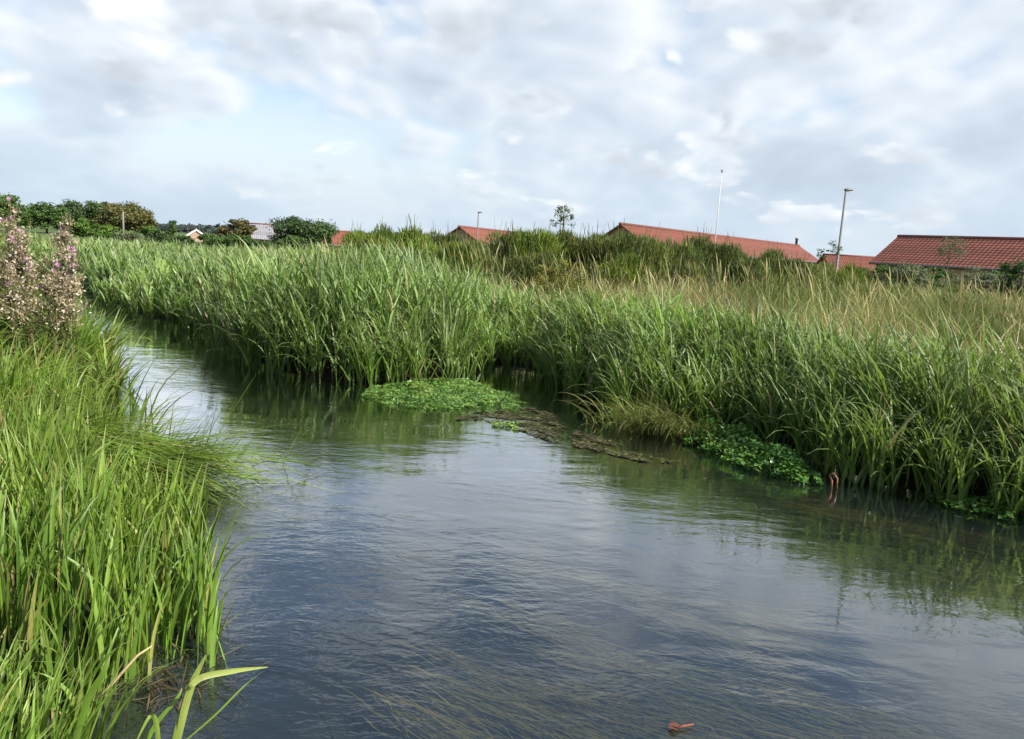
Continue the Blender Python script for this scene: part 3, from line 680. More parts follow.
tag(b.build('submerged_weed', m_weed), 'olive brown weed streaming under the water surface', 'water weed', kind='stuff')
# floating twig
tw = empty('floating_twig', on(684, 728, 0.008), 0.25); tag(tw, 'short reddish brown twig with a withered leaf floating near the bottom edge', 'twig')
b = MB(); b.tube([(-0.045, 0, 0), (0, 0.004, 0.006), (0.05, 0.012, 0.004)], [0.004, 0.006, 0.003], 7); b.build('stick', plain('twig_bark', (0.17, 0.055, 0.028), 0.7, 0.3, 40), tw)
b = MB(); b.leaves(np.array([[-0.05, -0.004, 0.006], [-0.03, 0.014, 0.004]]), 0.035, flat=0.9); b.build('withered_leaf', plain('withered', (0.10, 0.035, 0.02), 0.7, 0.3, 40), tw)
# reddish stem standing at the foot of the right reeds
p0 = on(832, 489)
o = MB(); o.tube([(0, 0, -0.05), (-0.01, 0, 0.07), (-0.035, 0.01, 0.125), (0.0, 0.0, 0.14), (0.03, -0.01, 0.10), (0.035, -0.015, -0.02)], [0.009, 0.010, 0.009, 0.009, 0.008, 0.008], 7)
ob = o.build('looped_rhizome', plain('rhizome', (0.22, 0.10, 0.055), 0.6, 0.3, 30)); ob.location = p0
tag(ob, 'bent reddish dead stem poking from the water beside the darker watercress', 'stem')

# ------------------------------------------------------------------ willowherb on the left bank
m_flu = plant_mat('seed_fluff', [(0, (0.22, 0.19, 0.09)), (0.4, (0.38, 0.31, 0.19)), (0.8, (0.54, 0.46, 0.34)), (1, (0.64, 0.58, 0.49))], transl=0.3, rough=0.8, spec=0.1)
m_pink = plant_mat('pink_petals', [(0, (0.50, 0.22, 0.42)), (0.6, (0.62, 0.38, 0.55)), (1, (0.72, 0.52, 0.66))], transl=0.3, rough=0.6, spec=0.1, namp=0.1)
m_hleaf = plant_mat('willowherb_leaves', [(0, (0.05, 0.10, 0.025)), (0.6, (0.09, 0.15, 0.04)), (1, (0.20, 0.15, 0.06))], transl=0.3, rough=0.5)
def willowherb(loc, h, label, flow):
    root = empty('willowherb', loc); tag(root, label, 'wildflower', 'willowherbs gone to seed on the left bank')
    st, lf, fl, pd = MB(), MB(), MB(), MB()
    leanx, leany = random.uniform(-0.1, 0.22), random.uniform(-0.15, 0.1)
    tips = []
    for s_ in range(random.randint(3, 4)):
        a = random.uniform(0, 6.28); sp_ = 0.14*random.random()
        base = Vector((math.cos(a)*sp_, math.sin(a)*sp_, -0.05)); hh = h*(1.0 if s_ == 0 else random.uniform(0.8, 0.98))
        top = base+Vector((leanx+random.uniform(-.14, .14), leany+random.uniform(-.14, .14), hh))
        midp = (base+top)/2+Vector((random.uniform(-.04, .04), random.uniform(-.04, .04), 0))
        st.tube([base, midp, top], [0.008, 0.006, 0.003], 5, random.random())
        def along(t): return base*(1-t)**2+midp*2*t*(1-t)+top*t*t
        tips.append((along(0.7), top))
        n = 80
        tt = rg.uniform(0.05, 0.78, n); Pp = np.array([tuple(along(t)) for t in tt])
        lf.blades(Pp, 0.07+0.07*rg.random(n), 0.016+0.008*rg.random(n), rg.uniform(0, 6.28, n), 0.8+0.5*rg.random(n), 0.5*rg.random(n), 3, True, width='lance')
        for q in range(13):
            t = random.uniform(0.5, 0.93); p = along(t); a = random.uniform(0, 6.28); ln = 0.38*h*(1.05-t)*random.uniform(0.6, 1)
            e = p+Vector((math.cos(a)*ln*0.65, math.sin(a)*ln*0.65, ln*0.8)); st.tube([p, (p+e)/2+Vector((0, 0, -0.02)), e], [0.004, 0.003, 0.002], 4, random.random()); tips.append((p+(e-p)*0.3, e))
            m_ = 9; tq = rg.random(m_)[:, None]; Pq = np.array(tuple(p))[None]*(1-tq)+np.array(tuple(e))[None]*tq
            lf.blades(Pq, 0.04+0.05*rg.random(m_), 0.010, rg.uniform(0, 6.28, m_), 0.7+0.5*rg.random(m_), 0.4, 3, False, width='lance')
    for p, e in tips:
        n = 16; t = rg.random(n)[:, None]; Pq = np.array(tuple(p))[None]*(1-t)+np.array(tuple(e))[None]*t
        pd.blades(Pq, 0.05+0.03*rg.random(n), 0.004, rg.uniform(0, 6.28, n), 0.4+0.5*rg.random(n), -0.2, 3, False, width='stem', rnd=0.2+0.4*rg.random(n))
        n = 24; t = 0.2+0.8*rg.random((n, 1)); Pq = np.array(tuple(p))[None]*(1-t)+np.array(tuple(e))[None]*t+rg.normal(0, 0.026, (n, 3))
        pd.leaves(Pq, 0.016, rnd=0.3+0.7*rg.random(n), aspect=2.2)
        if e.z > 0.72*h and random.random() < flow*1.5:
            n = 8; Pq = np.array(tuple(e))[None]+rg.normal(0, 0.010, (n, 3)); fl = MB(); fl.leaves(Pq, 0.034, aspect=1.0); fl.build('flower_spike', m_pink, root)
    st.build('stem', m_stem, root); lf.build('leaves', m_hleaf, root); pd.build('seed_pods', m_flu, root)
    return root
for (px_, top, Yd, label, flow) in [
        (25, 196, 8.0, 'tallest willowherb, its pink spike highest against the far trees', 0.40),
        (58, 207, 7.9, 'fluffy tan willowherb leaning right towards the bend of the river', 0.16),
        (4, 214, 7.6, 'reddish tipped willowherb cut by the left edge of the picture', 0.3),
        (40, 226, 7.3, 'shorter bushy willowherb in front of the tallest one, few flowers', 0.14),
        (68, 246, 7.6, 'low willowherb with pale pink blooms nearest the river bend', 0.25),
        (12, 240, 6.9, 'leafy willowherb nearest the viewer, greenest of the left bank clump', 0.08)]:
    t_ = at(px_, top, Yd); gz = float(terrain(t_.x, t_.y))
    willowherb((t_.x-0.06, Yd, gz), t_.z-gz, label, flow)

# ------------------------------------------------------------------ trees and shrubs
def crown(b, c, rx, ry, rz, ncl, nleaf, size, seed, tone=0.5, flat_bottom=True):
    r = np.random.default_rng(seed)
    ncl = int(ncl*2.0); k = 0
    while k < ncl:
        v = r.normal(size=3); v /= np.linalg.norm(v)
        rr = r.random()**0.4
        if v[2] < -0.55 and flat_bottom: continue
        cen = np.array([v[0]*rx*rr, v[1]*ry*rr, v[2]*rz*rr])*(0.84+0.12*r.random())
        cr_ = (0.09+0.17*r.random()**1.5)*(rx+rz)*0.75
        n = int(nleaf*2.6*(0.5+0.9*r.random()))
        q = r.normal(size=(n, 3)); q /= np.linalg.norm(q, axis=1)[:, None]
        p = cen+q*(r.random((n, 1))**0.7)*cr_*np.array([1.25, 1.25, 0.75])
        tn = tone+0.35*(r.random()-0.5)
        b.leaves(p+np.array(c), size*0.45, rnd=np.clip(tn+r.normal(0, 0.18, n), 0, 1), nrm=q*0.35+np.array([0, 0, 0.25]))
        k += 1
def tree(label, loc, h, rx, rz, mat, size, group, ncl=26, nleaf=70, trunk_r=0.16, tone=0.5, name='tree', lowc=None):
    sd = random.randint(0, 99999); rr = random.Random(sd)
    root = empty(name, loc); tag(root, label, 'tree', group)
    cz = h-rz if lowc is None else lowc*h
    b = MB()
    b.tube([(0, 0, -0.2), (rr.uniform(-.1, .1), 0, cz*0.5), (rr.uniform(-.2, .2), rr.uniform(-.2, .2), cz), (0, 0, h-rz*0.35)], [trunk_r, trunk_r*0.8, trunk_r*0.6, trunk_r*0.2], 7)
    for i in range(7):
        a = rr.uniform(0, 6.28); z0 = cz*rr.uniform(0.55, 1.0)
        b.tube([(0, 0, z0), (math.cos(a)*rx*0.35, math.sin(a)*rx*0.35, z0+rz*0.3), (math.cos(a)*rx*0.75, math.sin(a)*rx*0.75, z0+rz*rr.uniform(0.4, 0.9))], [trunk_r*0.45, trunk_r*0.3, trunk_r*0.1], 5)
    b.build('trunk', m_bark, root)
    c = MB(); crown(c, (0, 0, cz), rx, rx*0.9, rz, ncl, nleaf, size, sd, tone)
    c.build('crown', mat, root, smooth=False)
    return root
def leafmat(name, a, b_, c): return plant_mat(name, [(0, a), (0.5, b_), (1, c)], transl=0.25, rough=0.55, spec=0.3, nscale=0.3, namp=0.25)
m_tdark = leafmat('leaf_dark_green', (0.036, 0.070, 0.024), (0.060, 0.105, 0.034), (0.095, 0.14, 0.045))
m_tolive = leafmat('leaf_olive_brown', (0.055, 0.080, 0.024), (0.115, 0.120, 0.036), (0.21, 0.165, 0.055))
m_tmid = leafmat('leaf_mid_green', (0.04, 0.085, 0.022), (0.07, 0.13, 0.03), (0.11, 0.17, 0.045))
m_tbright = leafmat('leaf_bright_green', (0.07, 0.14, 0.022), (0.11, 0.20, 0.032), (0.17, 0.25, 0.05))
m_tpale = leafmat('leaf_pale_grey_green', (0.09, 0.12, 0.055), (0.14, 0.17, 0.085), (0.20, 0.22, 0.12))
m_trusty = leafmat('leaf_rusty', (0.05, 0.070, 0.024), (0.10, 0.105, 0.036), (0.19, 0.135, 0.055))
def px_tree(label, x, top, Y, wpx, hpx, mat, size, group=None, **k):
    t_ = at(x, top, Y); gz = float(terrain(t_.x, Y)); s_ = Y/FPX
    rz = min(hpx*s_/2, (t_.z-gz)*0.54)
    return tree(label, (t_.x, Y, gz), t_.z-gz, wpx*s_/2, rz, mat, size, group, **k)
TG = 'trees across the meadow at the upper left'
px_tree('dark green tree at the left picture edge behind the willowherbs', 4, 194, 100, 44, 46, m_tmid, 0.42, TG, ncl=36)
px_tree('green tree just right of the pink willowherb spike', 46, 203, 112, 48, 46, m_tmid, 0.45, TG, ncl=36)
px_tree('dark rounded tree between the green one and the olive brown tree', 72, 199, 118, 40, 44, m_tdark, 0.45, TG, ncl=36)
px_tree('mixed green tree at the left flank of the olive brown tree', 94, 200, 113, 38, 46, m_tdark, 0.42, TG, tone=0.7, ncl=36)
px_tree('large olive brown tree, the broadest of the far left group', 127, 201, 112, 58, 42, m_tolive, 0.45, TG, ncl=44, nleaf=80)
px_tree('olive topped tree standing close behind the wooden pole', 110, 200, 118, 34, 36, m_tolive, 0.42, TG, ncl=36)
px_tree('rusty tinted small tree left of the grey roof', 238, 218, 100, 38, 28, m_trusty, 0.36, None, tone=0.55)
px_tree('broad dark domed tree between the grey roof and the small red roof', 305, 217, 112, 70, 36, m_tdark, 0.45, None, ncl=46, nleaf=80)
px_tree('small pointed conifer between the olive tree and the orange gable', 172, 219, 95, 8, 26, m_tmid, 0.25, None, ncl=16, nleaf=40)
px_tree('small airy tree poking above the broom scrub near the middle', 562, 200, 33, 28, 36, m_tmid, 0.09, None, ncl=15, nleaf=14, trunk_r=0.05, tone=0.3)
px_tree('slim young birch in front of the big tiled roof', 953, 233, 34, 30, 36, m_tpale, 0.07, None, ncl=18, nleaf=24, trunk_r=0.035, tone=0.3)
px_tree('thin sapling beside the foot of the near street lamp', 836, 236, 34, 14, 26, m_tmid, 0.06, None, ncl=9, nleaf=22, trunk_r=0.02, tone=0.4)
px_tree('sparse sapling left of the near street lamp', 822, 246, 34, 10, 18, m_tmid, 0.06, None, ncl=7, nleaf=22, trunk_r=0.02, tone=0.4)

def bush(label, x, top, Y, wpx, mat, size, group, nleaf=75, ncl=20, tone=0.5):
    t_ = at(x, top, Y); gz = float(terrain(t_.x, Y)); h = max(t_.z-gz, 0.5); rx = wpx*Y/FPX/2*1.25
    root = empty('bush', (t_.x, Y, gz)); tag(root, label, 'bush', group)
    b = MB(); rr = random.Random(int(x*7+Y))
    for i in range(6):
        a = rr.uniform(0, 6.28); b.tube([(0, 0, -0.1), (math.cos(a)*rx*0.3, math.sin(a)*rx*0.3, h*0.4), (math.cos(a)*rx*0.6, math.sin(a)*rx*0.6, h*0.75)], [0.03*h, 0.02*h, 0.008*h], 5)
    b.build('branches', m_bark, root)
    c = MB(); crown(c, (0, 0, h*0.48), rx, rx*0.8, h*0.52, ncl, nleaf, size, int(x*13+Y), tone, False); c.build('foliage', mat, root, smooth=False)
BG = 'bushes along the far edge of the left meadow'
bush('bright green bush below the dark trees, nearest the willowherbs', 80, 219, 88, 24, m_tbright, 0.30, BG)
bush('bright green bush left of the wooden pole foot', 106, 224, 86, 30, m_tbright, 0.30, BG)
bush('pale grey green bush right of the wooden pole foot', 130, 232, 78, 30, m_tpale, 0.24, BG)
bush('bright bush under the right flank of the olive brown tree', 150, 222, 96, 14, m_tbright, 0.28, BG, tone=0.3)
bush('dull green bush between the pale bush and the orange gable', 160, 230, 80, 26, m_tmid, 0.26, BG, tone=0.3)
bush('low dark bush in front of the orange gable shed, left side', 180, 235, 74, 22, m_tmid, 0.24, BG, tone=0.2)
bush('low green bush right of the orange gable shed', 212, 233, 76, 30, m_tmid, 0.24, BG)
bush('green bush below the rusty tinted tree', 236, 234, 70, 28, m_tmid, 0.22, BG, tone=0.35)
bush('low bush under the grey roof', 262, 239, 70, 34, m_tmid, 0.22, BG, tone=0.3)
bush('green bush under the left half of the dark domed tree', 292, 235, 62, 28, m_tmid, 0.2, BG, tone=0.6)
bush('yellow green bush under the small red roof', 322, 240, 50, 30, m_tbright, 0.17, BG, tone=0.3)

# broom scrub: fans of fine upright twigs
def broom_mesh(seed, mat, n=4200):
    r = np.random.default_rng(seed)
    b = MB()
    # a few leaning sub-bushes, each a dome of upright sprays
    m = 9
    ca_ = r.uniform(0, 2*PI, m); cr_ = 0.34*np.sqrt(r.random(m)); ch = 0.68+0.32*r.random(m); ch[0] = 1.0; cr_[0] *= 0.3
    i = r.integers(0, m, n)
    u = r.random(n)**0.55                         # height share in the sub-bush
    a = r.uniform(0, 2*PI, n); w = 0.24*np.sqrt(r.random(n))*np.sqrt(np.clip(1.08-u**3.5, 0.06, 1))*1.4
    x = np.cos(ca_[i])*cr_[i]+np.cos(a)*w; y = np.sin(ca_[i])*cr_[i]+np.sin(a)*w; z = u*ch[i]*0.82
    out = np.hypot(x, y)
    az = np.arctan2(y, x)+r.normal(0, 0.7, n)
    th = np.clip(0.10+0.9*out+0.2*r.normal(size=n), 0, 1.2)
    tone = np.clip(0.15+0.5*r.random(m)[i]+r.normal(0, 0.15, n), 0, 1)
    b.blades(np.stack([x, y, z], 1), 0.055+0.085*r.random(n), 0.013, az, th+0.35*r.normal(size=n), -0.2*th, 3, False, width='leaf', twist=1.5, rnd=tone)
    k = r.integers(0, n, 2200)                     # short side sprigs
    b.blades(np.stack([x[k], y[k], z[k]+0.03], 1)+r.normal(0, 0.025, (2200, 3)), 0.04+0.06*r.random(2200), 0.014, az[k]+r.normal(0, 1.5, 2200), th[k]+0.5*r.random(2200), -0.3, 2, False, width='leaf', twist=1.5, rnd=np.clip(tone[k]+r.normal(0, 0.15, 2200), 0, 1))
    q = r.integers(0, m, 14)                       # long whips
    b.blades(np.stack([np.cos(ca_[q])*cr_[q], np.sin(ca_[q])*cr_[q], ch[q]*0.7], 1), 0.30+0.16*r.random(14), 0.016, r.uniform(0, 6.28, 14), 0.05+0.4*r.random(14), 0.0, 4, False, width='stem', twist=1.5, rnd=0.4)
    return b
protos = {}
def broom(label, x, top, Y, wpx, kind=0, group='broom shrubs on the ridge behind the meadow'):
    t_ = at(x, top, Y); gz = float(terrain(t_.x, Y)); h = max(t_.z-gz, 0.5); w_ = wpx*Y/FPX
    v = (kind, random.randint(0, 2))
    if v not in protos:
        root = empty('broom_shrub', (0, 0, 0))
        broom_mesh(17+v[1]*5+v[0], m_broomlt if kind == 1 else m_broom).build('twigs', m_broomlt if kind == 1 else m_broom, root)
        b = MB()
        for i in range(8):
            a = i*0.785+0.3; b.tube([(0, 0, -0.05), (math.cos(a)*0.12, math.sin(a)*0.12, 0.22), (math.cos(a)*0.2, math.sin(a)*0.2, 0.5)], [0.02, 0.013, 0.006], 5)
        b.build('stems', m_bark, root); protos[v] = root; o = root
    else: o = copy_tree(protos[v])
    o.location = (t_.x, Y, gz); o.scale = (w_*1.3, w_*1.3, h/0.95); o.rotation_euler = (0, 0, random.uniform(0, 6.28))
    tag(o, label, 'shrub', group)
for args in [
    ('bright broom shrub beside the small red roof, leftmost of the ridge scrub', 358, 227, 27, 34, 1),
    ('bright broom with long thin sprays sticking up into the sky', 378, 221, 25, 44, 1),
    ('yellow green broom left of the distant street lamp, behind pale stalks', 412, 223, 26, 46, 1),
    ('mid green broom just left of the narrow red roof by the distant lamp', 440, 227, 28, 40, 0),
    ('low broom in front of the narrow red roof by the distant lamp', 476, 237, 26, 44, 0),
    ('low yellowish broom below the narrow red roof, left part', 458, 239, 24, 34, 1),
    ('tall dark broom at the right end of the narrow red roof', 512, 226, 29, 40, 0),
    ('bright green broom left of the small airy tree', 536, 224, 28, 42, 1),
    ('dark broom under the small airy tree', 566, 227, 29, 46, 0),
    ('broom with a level top right of the small airy tree', 594, 229, 29, 42, 0),
    ('broom in front of the left end of the long red roof', 620, 228, 28, 46, 0),
    ('low dark broom a little right of the long roof left end', 648, 231, 28, 44, 0),
    ('dark broom in the notch left of the white flagpole', 676, 236, 29, 42, 0),
    ('upright dark broom right behind the white flagpole foot', 706, 232, 31, 40, 0),
    ('dark broom right of the flagpole against the long red roof', 734, 240, 31, 40, 0),
    ('peaked dark broom near the right end of the long red roof', 776, 246, 32, 34, 0),
    ('low dark broom under the long red roof, in the gap between peaked ones', 754, 254, 30, 34, 0),
    ('dark broom covering the right end of the long red roof', 800, 256, 32, 36, 0),
    ('low broom left of the near street lamp foot', 824, 260, 33, 26, 0),
    ('low broom right of the near street lamp foot', 852, 262, 33, 30, 1),
    ('low pale broom in front of the scrub middle, right of the rusty weeds', 628, 250, 23, 46, 1),
    ('small broom standing out in the tan grass below the flagpole', 690, 252, 24, 40, 0),
    ('low olive broom in front of the dark scrub under the airy tree', 540, 248, 22, 46, 0),
]: broom(*args)
HG = 'hedge bushes under the big tiled roof'
bush('green hedge bush below the left corner of the big tiled roof', 884, 262, 40, 44, m_tmid, 0.13, HG)
bush('pale hedge bush between the left corner bush and the birch', 915, 263.5, 39, 46, m_tpale, 0.12, HG)
bush('dark hedge bush at the birch foot', 944, 264.5, 40, 44, m_tmid, 0.13, HG, tone=0.3)
bush('mid green hedge bush second from the right end of the tiled roof', 1000, 268, 41, 40, m_tmid, 0.13, HG)
bush('pale hedge bush right of the birch', 976, 266, 38, 50, m_tpale, 0.12, HG)
bush('dark bush in front of the tiled roof at the right picture edge', 1026, 253, 36, 46, m_tmid, 0.14, HG, tone=0.25)
bush('yellowing goldenrod-like weed thicket among tan grass below the airy tree', 562, 258, 18.5, 62, leafmat('leaf_yellow', (0.09, 0.12, 0.02), (0.17, 0.18, 0.03), (0.30, 0.25, 0.05)), 0.07, None, nleaf=70, ncl=22)
bush('green weed clump alone in the tan grass on the right', 965, 285, 21, 40, m_tbright, 0.07, None, nleaf=45, ncl=14, tone=0.2)

# far wooded skyline
b = MB(); n = 9000
x = rg.uniform(-420, 120, n); yy = rg.uniform(560, 640, n); hh = 3.0+5.5*vnoise(x, yy*0, 60, 90)
b.leaves(np.stack([x, yy, 0.5+hh*rg.random(n)], 1), 2.4, nrm=np.tile([0, -1.0, 0.5], (n, 1)))
tag(b.build('far_wood', leafmat('leaf_far', (0.03, 0.045, 0.04), (0.045, 0.06, 0.05), (0.06, 0.075, 0.06)), smooth=False), 'thin dark line of woodland on the far horizon', 'wood', kind='stuff')

# ------------------------------------------------------------------ houses
def tile_mat(name, c):
    m, nt, N, L = nodes(name)
    tc = N.new('ShaderNodeTexCoord'); sp = N.new('ShaderNodeSeparateXYZ'); L.new(tc.outputs['Object'], sp.inputs[0])
    wv = N.new('ShaderNodeMath'); wv.operation = 'MULTIPLY'; wv.inputs[1].default_value = 2*PI/0.30; L.new(sp.outputs[0], wv.inputs[0])
    sn = N.new('ShaderNodeMath'); sn.operation = 'SINE'; L.new(wv.outputs[0], sn.inputs[0])
    nz = N.new('ShaderNodeTexNoise'); nz.inputs['Scale'].default_value = 3.0; nz.inputs['Detail'].default_value = 6; L.new(tc.outputs['Object'], nz.inputs['Vector'])
    at_ = N.new('ShaderNodeAttribute'); at_.attribute_name = 'rnd'
    ad = N.new('ShaderNodeMath'); ad.operation = 'ADD'; L.new(nz.outputs['Fac'], ad.inputs[0]); 
    s2 = N.new('ShaderNodeMath'); s2.operation = 'MULTIPLY'; s2.inputs[1].default_value = 0.3; L.new(at_.outputs['Fac'], s2.inputs[0]); L.new(s2.outputs[0], ad.inputs[1])
    r = ramp(N, [(0.4, tuple(v*0.68 for v in c)), (0.9, tuple(v*1.2 for v in c))]); L.new(ad.outputs[0], r.inputs[0])
    p = N.new('ShaderNodeBsdfPrincipled'); L.new(r.outputs[0], p.inputs['Base Color']); p.inputs['Roughness'].default_value = 0.7
    b = N.new('ShaderNodeBump'); b.inputs['Strength'].default_value = 0.5; b.inputs['Distance'].default_value = 0.04; L.new(sn.outputs[0], b.inputs['Height']); L.new(b.outputs[0], p.inputs['Normal'])
    o = N.new('ShaderNodeOutputMaterial'); L.new(p.outputs[0], o.inputs[0]); return m
def brick_mat(name, c):
    m, nt, N, L = nodes(name)
    tc = N.new('ShaderNodeTexCoord'); mp = N.new('ShaderNodeMapping'); mp.inputs['Rotation'].default_value = (rad(90), 0, 0); L.new(tc.outputs['Object'], mp.inputs[0])
    br = N.new('ShaderNodeTexBrick'); br.inputs['Scale'].default_value = 2.2; br.inputs['Color1'].default_value = (*c, 1); br.inputs['Color2'].default_value = (*[v*0.75 for v in c], 1); br.inputs['Mortar'].default_value = (0.4, 0.36, 0.3, 1)
    L.new(mp.outputs[0], br.inputs['Vector'])
    p = N.new('ShaderNodeBsdfPrincipled'); L.new(br.outputs[0], p.inputs['Base Color']); p.inputs['Roughness'].default_value = 0.85
    o = N.new('ShaderNodeOutputMaterial'); L.new(p.outputs[0], o.inputs[0]); return m
m_tile = tile_mat('roof_tiles_red', (0.155, 0.042, 0.022))
m_tile2 = tile_mat('roof_tiles_orange_red', (0.18, 0.052, 0.028))
m_tile3 = tile_mat('roof_sheets_grey', (0.24, 0.23, 0.25))
m_ridge = plain('ridge_tiles', (0.16, 0.06, 0.05), 0.7)
m_brick = brick_mat('brick_yellow_red', (0.40, 0.25, 0.15))
m_brick2 = brick_mat('brick_orange', (0.48, 0.17, 0.08))
m_white = plain('white_paint', (0.78, 0.78, 0.76), 0.5, 0.05)
m_gut = plain('gutter_grey', (0.13, 0.13, 0.14), 0.5)
def house(name, label, A, Bp, span, drop, roofm, wallm, group=None, white_verge=False, overhang=0.35):
    """A, Bp: the two ends of the ridge; the slope towards local -Y runs span metres out and drop metres down."""
    A = Vector(A); Bp = Vector(Bp); d = (Bp-A); ln = math.hypot(d.x, d.y); rz = math.atan2(d.y, d.x)
    gz = float(min(terrain(A.x, A.y), terrain(Bp.x, Bp.y)))-0.1
    root = empty(name, (A.x, A.y, gz), rz); tag(root, label, 'house', group)
    hr = A.z-gz; he = hr-drop; o_ = overhang; s_in = span-o_
    zin = hr-drop*(s_in/span)
    w_ = MB(); th = 0.14
    yb = s_in; zt = zin-th
    V = [(o_, -yb, 0), (ln-o_, -yb, 0), (ln-o_, yb, 0), (o_, yb, 0), (o_, -yb, zt), (ln-o_, -yb, zt), (ln-o_, yb, zt), (o_, yb, zt), (o_, 0, hr-th), (ln-o_, 0, hr-th)]
    w_.add(V, [[0, 1, 5, 4], [2, 3, 7, 6]]); w_.add(V, [[3, 0, 4, 7], [1, 2, 6, 5]])
    w_.add([V[7], V[4], V[8], V[8]], [[0, 1, 2, 3]]) ; w_.add([V[5], V[6], V[9], V[9]], [[0, 1, 2, 3]])
    w_.build('wall', wallm, root, smooth=False)
    r = MB(); nc = max(5, int(math.hypot(span, drop)/0.36))
    for sgn in (-1, 1):
        for i in range(nc):
            f0, f1 = i/nc, (i+1)/nc
            ya, yb_ = sgn*span*f0, sgn*span*f1; za, zb = hr-drop*f0, hr-drop*f1+0.03
            q = [(0, ya, za), (ln, ya, za), (ln, yb_, zb), (0, yb_, zb)]
            l_ = [(0, yb_, zb), (ln, yb_, zb), (ln, yb_, zb-0.03), (0, yb_, zb-0.03)]
            if sgn > 0: q, l_ = q[::-1], l_[::-1]
            rr = random.random(); r.quad(*q, rnd=rr); r.quad(*l_, rnd=rr)
        r.quad((0, 0, hr-th), (0, sgn*span, he-th), (ln, sgn*span, he-th), (ln, 0, hr-th))
        r.quad((0, sgn*span, he-th), (0, sgn*span, he), (ln, sgn*span, he), (ln, sgn*span, he-th))
        for xx in (0, ln): r.quad((xx, 0, hr-th), (xx, 0, hr), (xx, sgn*span, he), (xx, sgn*span, he-th))
    rf = r.build('roof', roofm, root, smooth=False)
    c = MB(); c.tube([(-0.02, 0, hr+0.02), (ln+0.02, 0, hr+0.02)], [0.13, 0.13], 8); c.build('ridge_cap', m_ridge, rf)
    for sgn in (-1, 1):
        c = MB(); c.tube([(0.05, sgn*(span+0.06), he-0.06), (ln-0.05, sgn*(span+0.06), he-0.06)], [0.07, 0.07], 8); c.build('gutter', m_gut, root)
    if white_verge:
        for xx in (-0.05, ln+0.01):
            c = MB()
            for sgn in (-1, 1):
                y1 = sgn*span
                V = [(xx, 0, hr+0.06), (xx, y1, he+0.06), (xx, y1, he-0.22), (xx, 0, hr-0.22), (xx+0.04, 0, hr+0.06), (xx+0.04, y1, he+0.06), (xx+0.04, y1, he-0.22), (xx+0.04, 0, hr-0.22)]
                c.add(V, [[0, 1, 2, 3], [7, 6, 5, 4], [0, 4, 5, 1], [3, 2, 6, 7]])
            c.build('bargeboard', m_white, root, smooth=False)
    return root, rf, hr, ln
A = at(898, 236.5, 62.0); dirn = Vector((6.4, -8.0, 0)).normalized()
house('tiled_house', 'nearest house with a broad red tiled roof at the right edge', A, A+dirn*17, 4.0, 2.15, m_tile, m_brick)
A = at(620, 224, 67); B_ = at(799, 246.5, 104); B_.z = A.z
root, rf, hr, ln = house('row_house', 'long low house whose red roof runs away behind the flagpole', A, B_, 3.2, 2.0, m_tile, m_brick)
c = MB(); c.tube([(ln-1.2, 0, hr-0.3), (ln-1.2, 0, hr+0.75), (ln-1.2, 0, hr+0.76), (ln-1.2, 0, hr+0.95)], [0.16, 0.16, 0.24, 0.22], 8); c.build('chimney_pipe', m_gut, rf)
A = at(823, 254.5, 96); B_ = at(892, 258, 96); B_.z = A.z
house('low_house', 'low red roofed house between the long roof and the big tiled roof', A, B_, 3.6, 2.0, m_tile, m_brick)
A = at(459, 226.5, 92); B_ = at(530, 232.5, 112); B_.z = A.z
house('roadside_house', 'small house with narrow red roof by the distant street lamp', A, B_, 3.0, 1.9, m_tile2, m_brick)
A = at(309, 229.0, 120); B_ = at(350, 230.5, 128); B_.z = A.z
house('cottage', 'small orange red roofed cottage at the right of the dark domed tree', A, B_, 3.4, 2.2, m_tile2, m_brick)
A = at(250, 223.5, 128); B_ = at(286, 225.5, 130); B_.z = A.z
house('grey_roofed_house', 'house with a plain grey roof left of the dark domed tree', A, B_, 4.0, 2.4, m_tile3, m_brick)
A = at(196.5, 229.2, 118)
house('gabled_shed', 'small orange brick gable with white verge boards left of the rusty tree', A, A+Vector((-2.6, 6, 0)), 1.75, 1.25, m_tile2, m_brick2, white_verge=True, overhang=0.12)

# ------------------------------------------------------------------ poles and lamps
m_steel = plain('galvanised_steel', (0.13, 0.135, 0.14), 0.6, 0.15, 5)
m_wood = plain('weathered_pole', (0.20, 0.18, 0.155), 0.85, 0.2, 6, bump=0.3)
def lamp(label, x, top, Y, az, r0=0.07):
    t_ = at(x, top, Y); gz = float(terrain(t_.x, Y)); h = t_.z-gz
    root = empty('street_lamp', (t_.x, Y, gz), az); tag(root, label, 'street lamp', 'street lamps')
    b = MB(); b.tube([(0, 0, -0.3), (0, 0, 1.0), (0, 0, 1.02), (0, 0, h-0.05)], [r0*1.4, r0*1.3, r0, r0*0.7], 12); b.build('pole', m_steel, root)
    b = MB(); b.tube([(0, 0, h-0.10), (0.06, 0, h-0.03), (0.16, 0, h+0.0)], [0.035, 0.035, 0.03], 8); b.build('arm', m_steel, root)
    b = MB(); b.tube([(-0.10, 0, h), (0.0, 0, h+0.01), (0.20, 0, h+0.02), (0.38, 0, h+0.02), (0.42, 0, h+0.01)], [0.04, 0.08, 0.09, 0.06, 0.02], 10)
    hd = b.build('lamp_head', m_gut, root)
    b = MB(); b.box((0.06, -0.06, h-0.085), (0.34, 0.06, h-0.065)); b.build('diffuser', plain('lamp_glass', (0.7, 0.7, 0.68), 0.2, 0.03), hd)
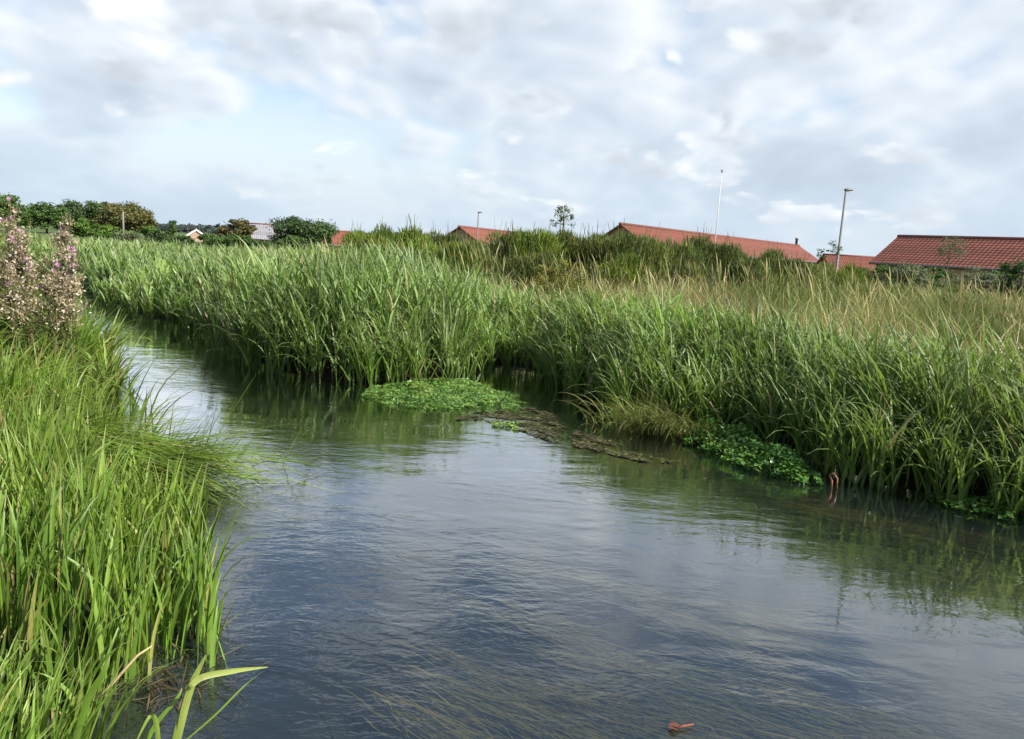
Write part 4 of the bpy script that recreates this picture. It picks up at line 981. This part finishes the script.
lamp('tall grey street lamp beside the big tiled house', 846, 190, 42, 0.25)
lamp('far thin street lamp in front of the narrow red roof', 478.5, 212.5, 88, 0.1, 0.085)
t_ = at(722, 171, 55); gz = float(terrain(t_.x, 55)); h = t_.z-gz
fp = empty('flagpole', (t_.x, 55, gz)); tag(fp, 'bare white flagpole in front of the long red roof', 'flagpole')
b = MB(); b.tube([(0, 0, -0.2), (0, 0, h*0.5), (0, 0, h-0.1)], [0.042, 0.034, 0.020], 12); b.build('pole', plain('pole_paint', (0.55, 0.55, 0.55), 0.5, 0.06), fp)
b = MB(); b.tube([(0, 0, h-0.12), (0, 0, h-0.05), (0, 0, h+0.03), (0, 0, h+0.09), (0, 0, h+0.11)], [0.025, 0.05, 0.055, 0.04, 0.01], 10); b.build('finial', m_gut, fp)
b = MB(); b.box((-0.12, -0.14, 0), (0.12, -0.075, 0.9)); b.build('hinge_plate', m_steel, fp)
t_ = at(123, 212, 84); gz = float(terrain(t_.x, 84)); h = t_.z-gz
pp = empty('wooden_pole', (t_.x, 84, gz)); tag(pp, 'short grey wooden utility pole in front of the olive brown tree', 'pole')
b = MB(); b.tube([(0, 0, -0.3), (0, 0, h*0.5), (0, 0, h)], [0.12, 0.105, 0.09], 10); b.build('pole', m_wood, pp)
b = MB(); b.tube([(0, 0, h-0.01), (0, 0, h+0.05), (0, 0, h+0.09)], [0.10, 0.10, 0.02], 10); b.build('pole_cap', m_gut, pp)

# ------------------------------------------------------------------ render settings
sc.render.engine = 'CYCLES'
sc.cycles.use_denoising = True
sc.cycles.max_bounces = 5; sc.cycles.diffuse_bounces = 2; sc.cycles.glossy_bounces = 3; sc.cycles.transmission_bounces = 4; sc.cycles.transparent_max_bounces = 8
sc.cycles.caustics_reflective = False; sc.cycles.caustics_refractive = False
sc.cycles.sample_clamp_indirect = 6.0
sc.view_settings.view_transform = 'Standard'; sc.view_settings.look = 'None'
sc.view_settings.exposure = 0.78; sc.view_settings.gamma = 1.0; sc.view_settings.use_curve_mapping = False
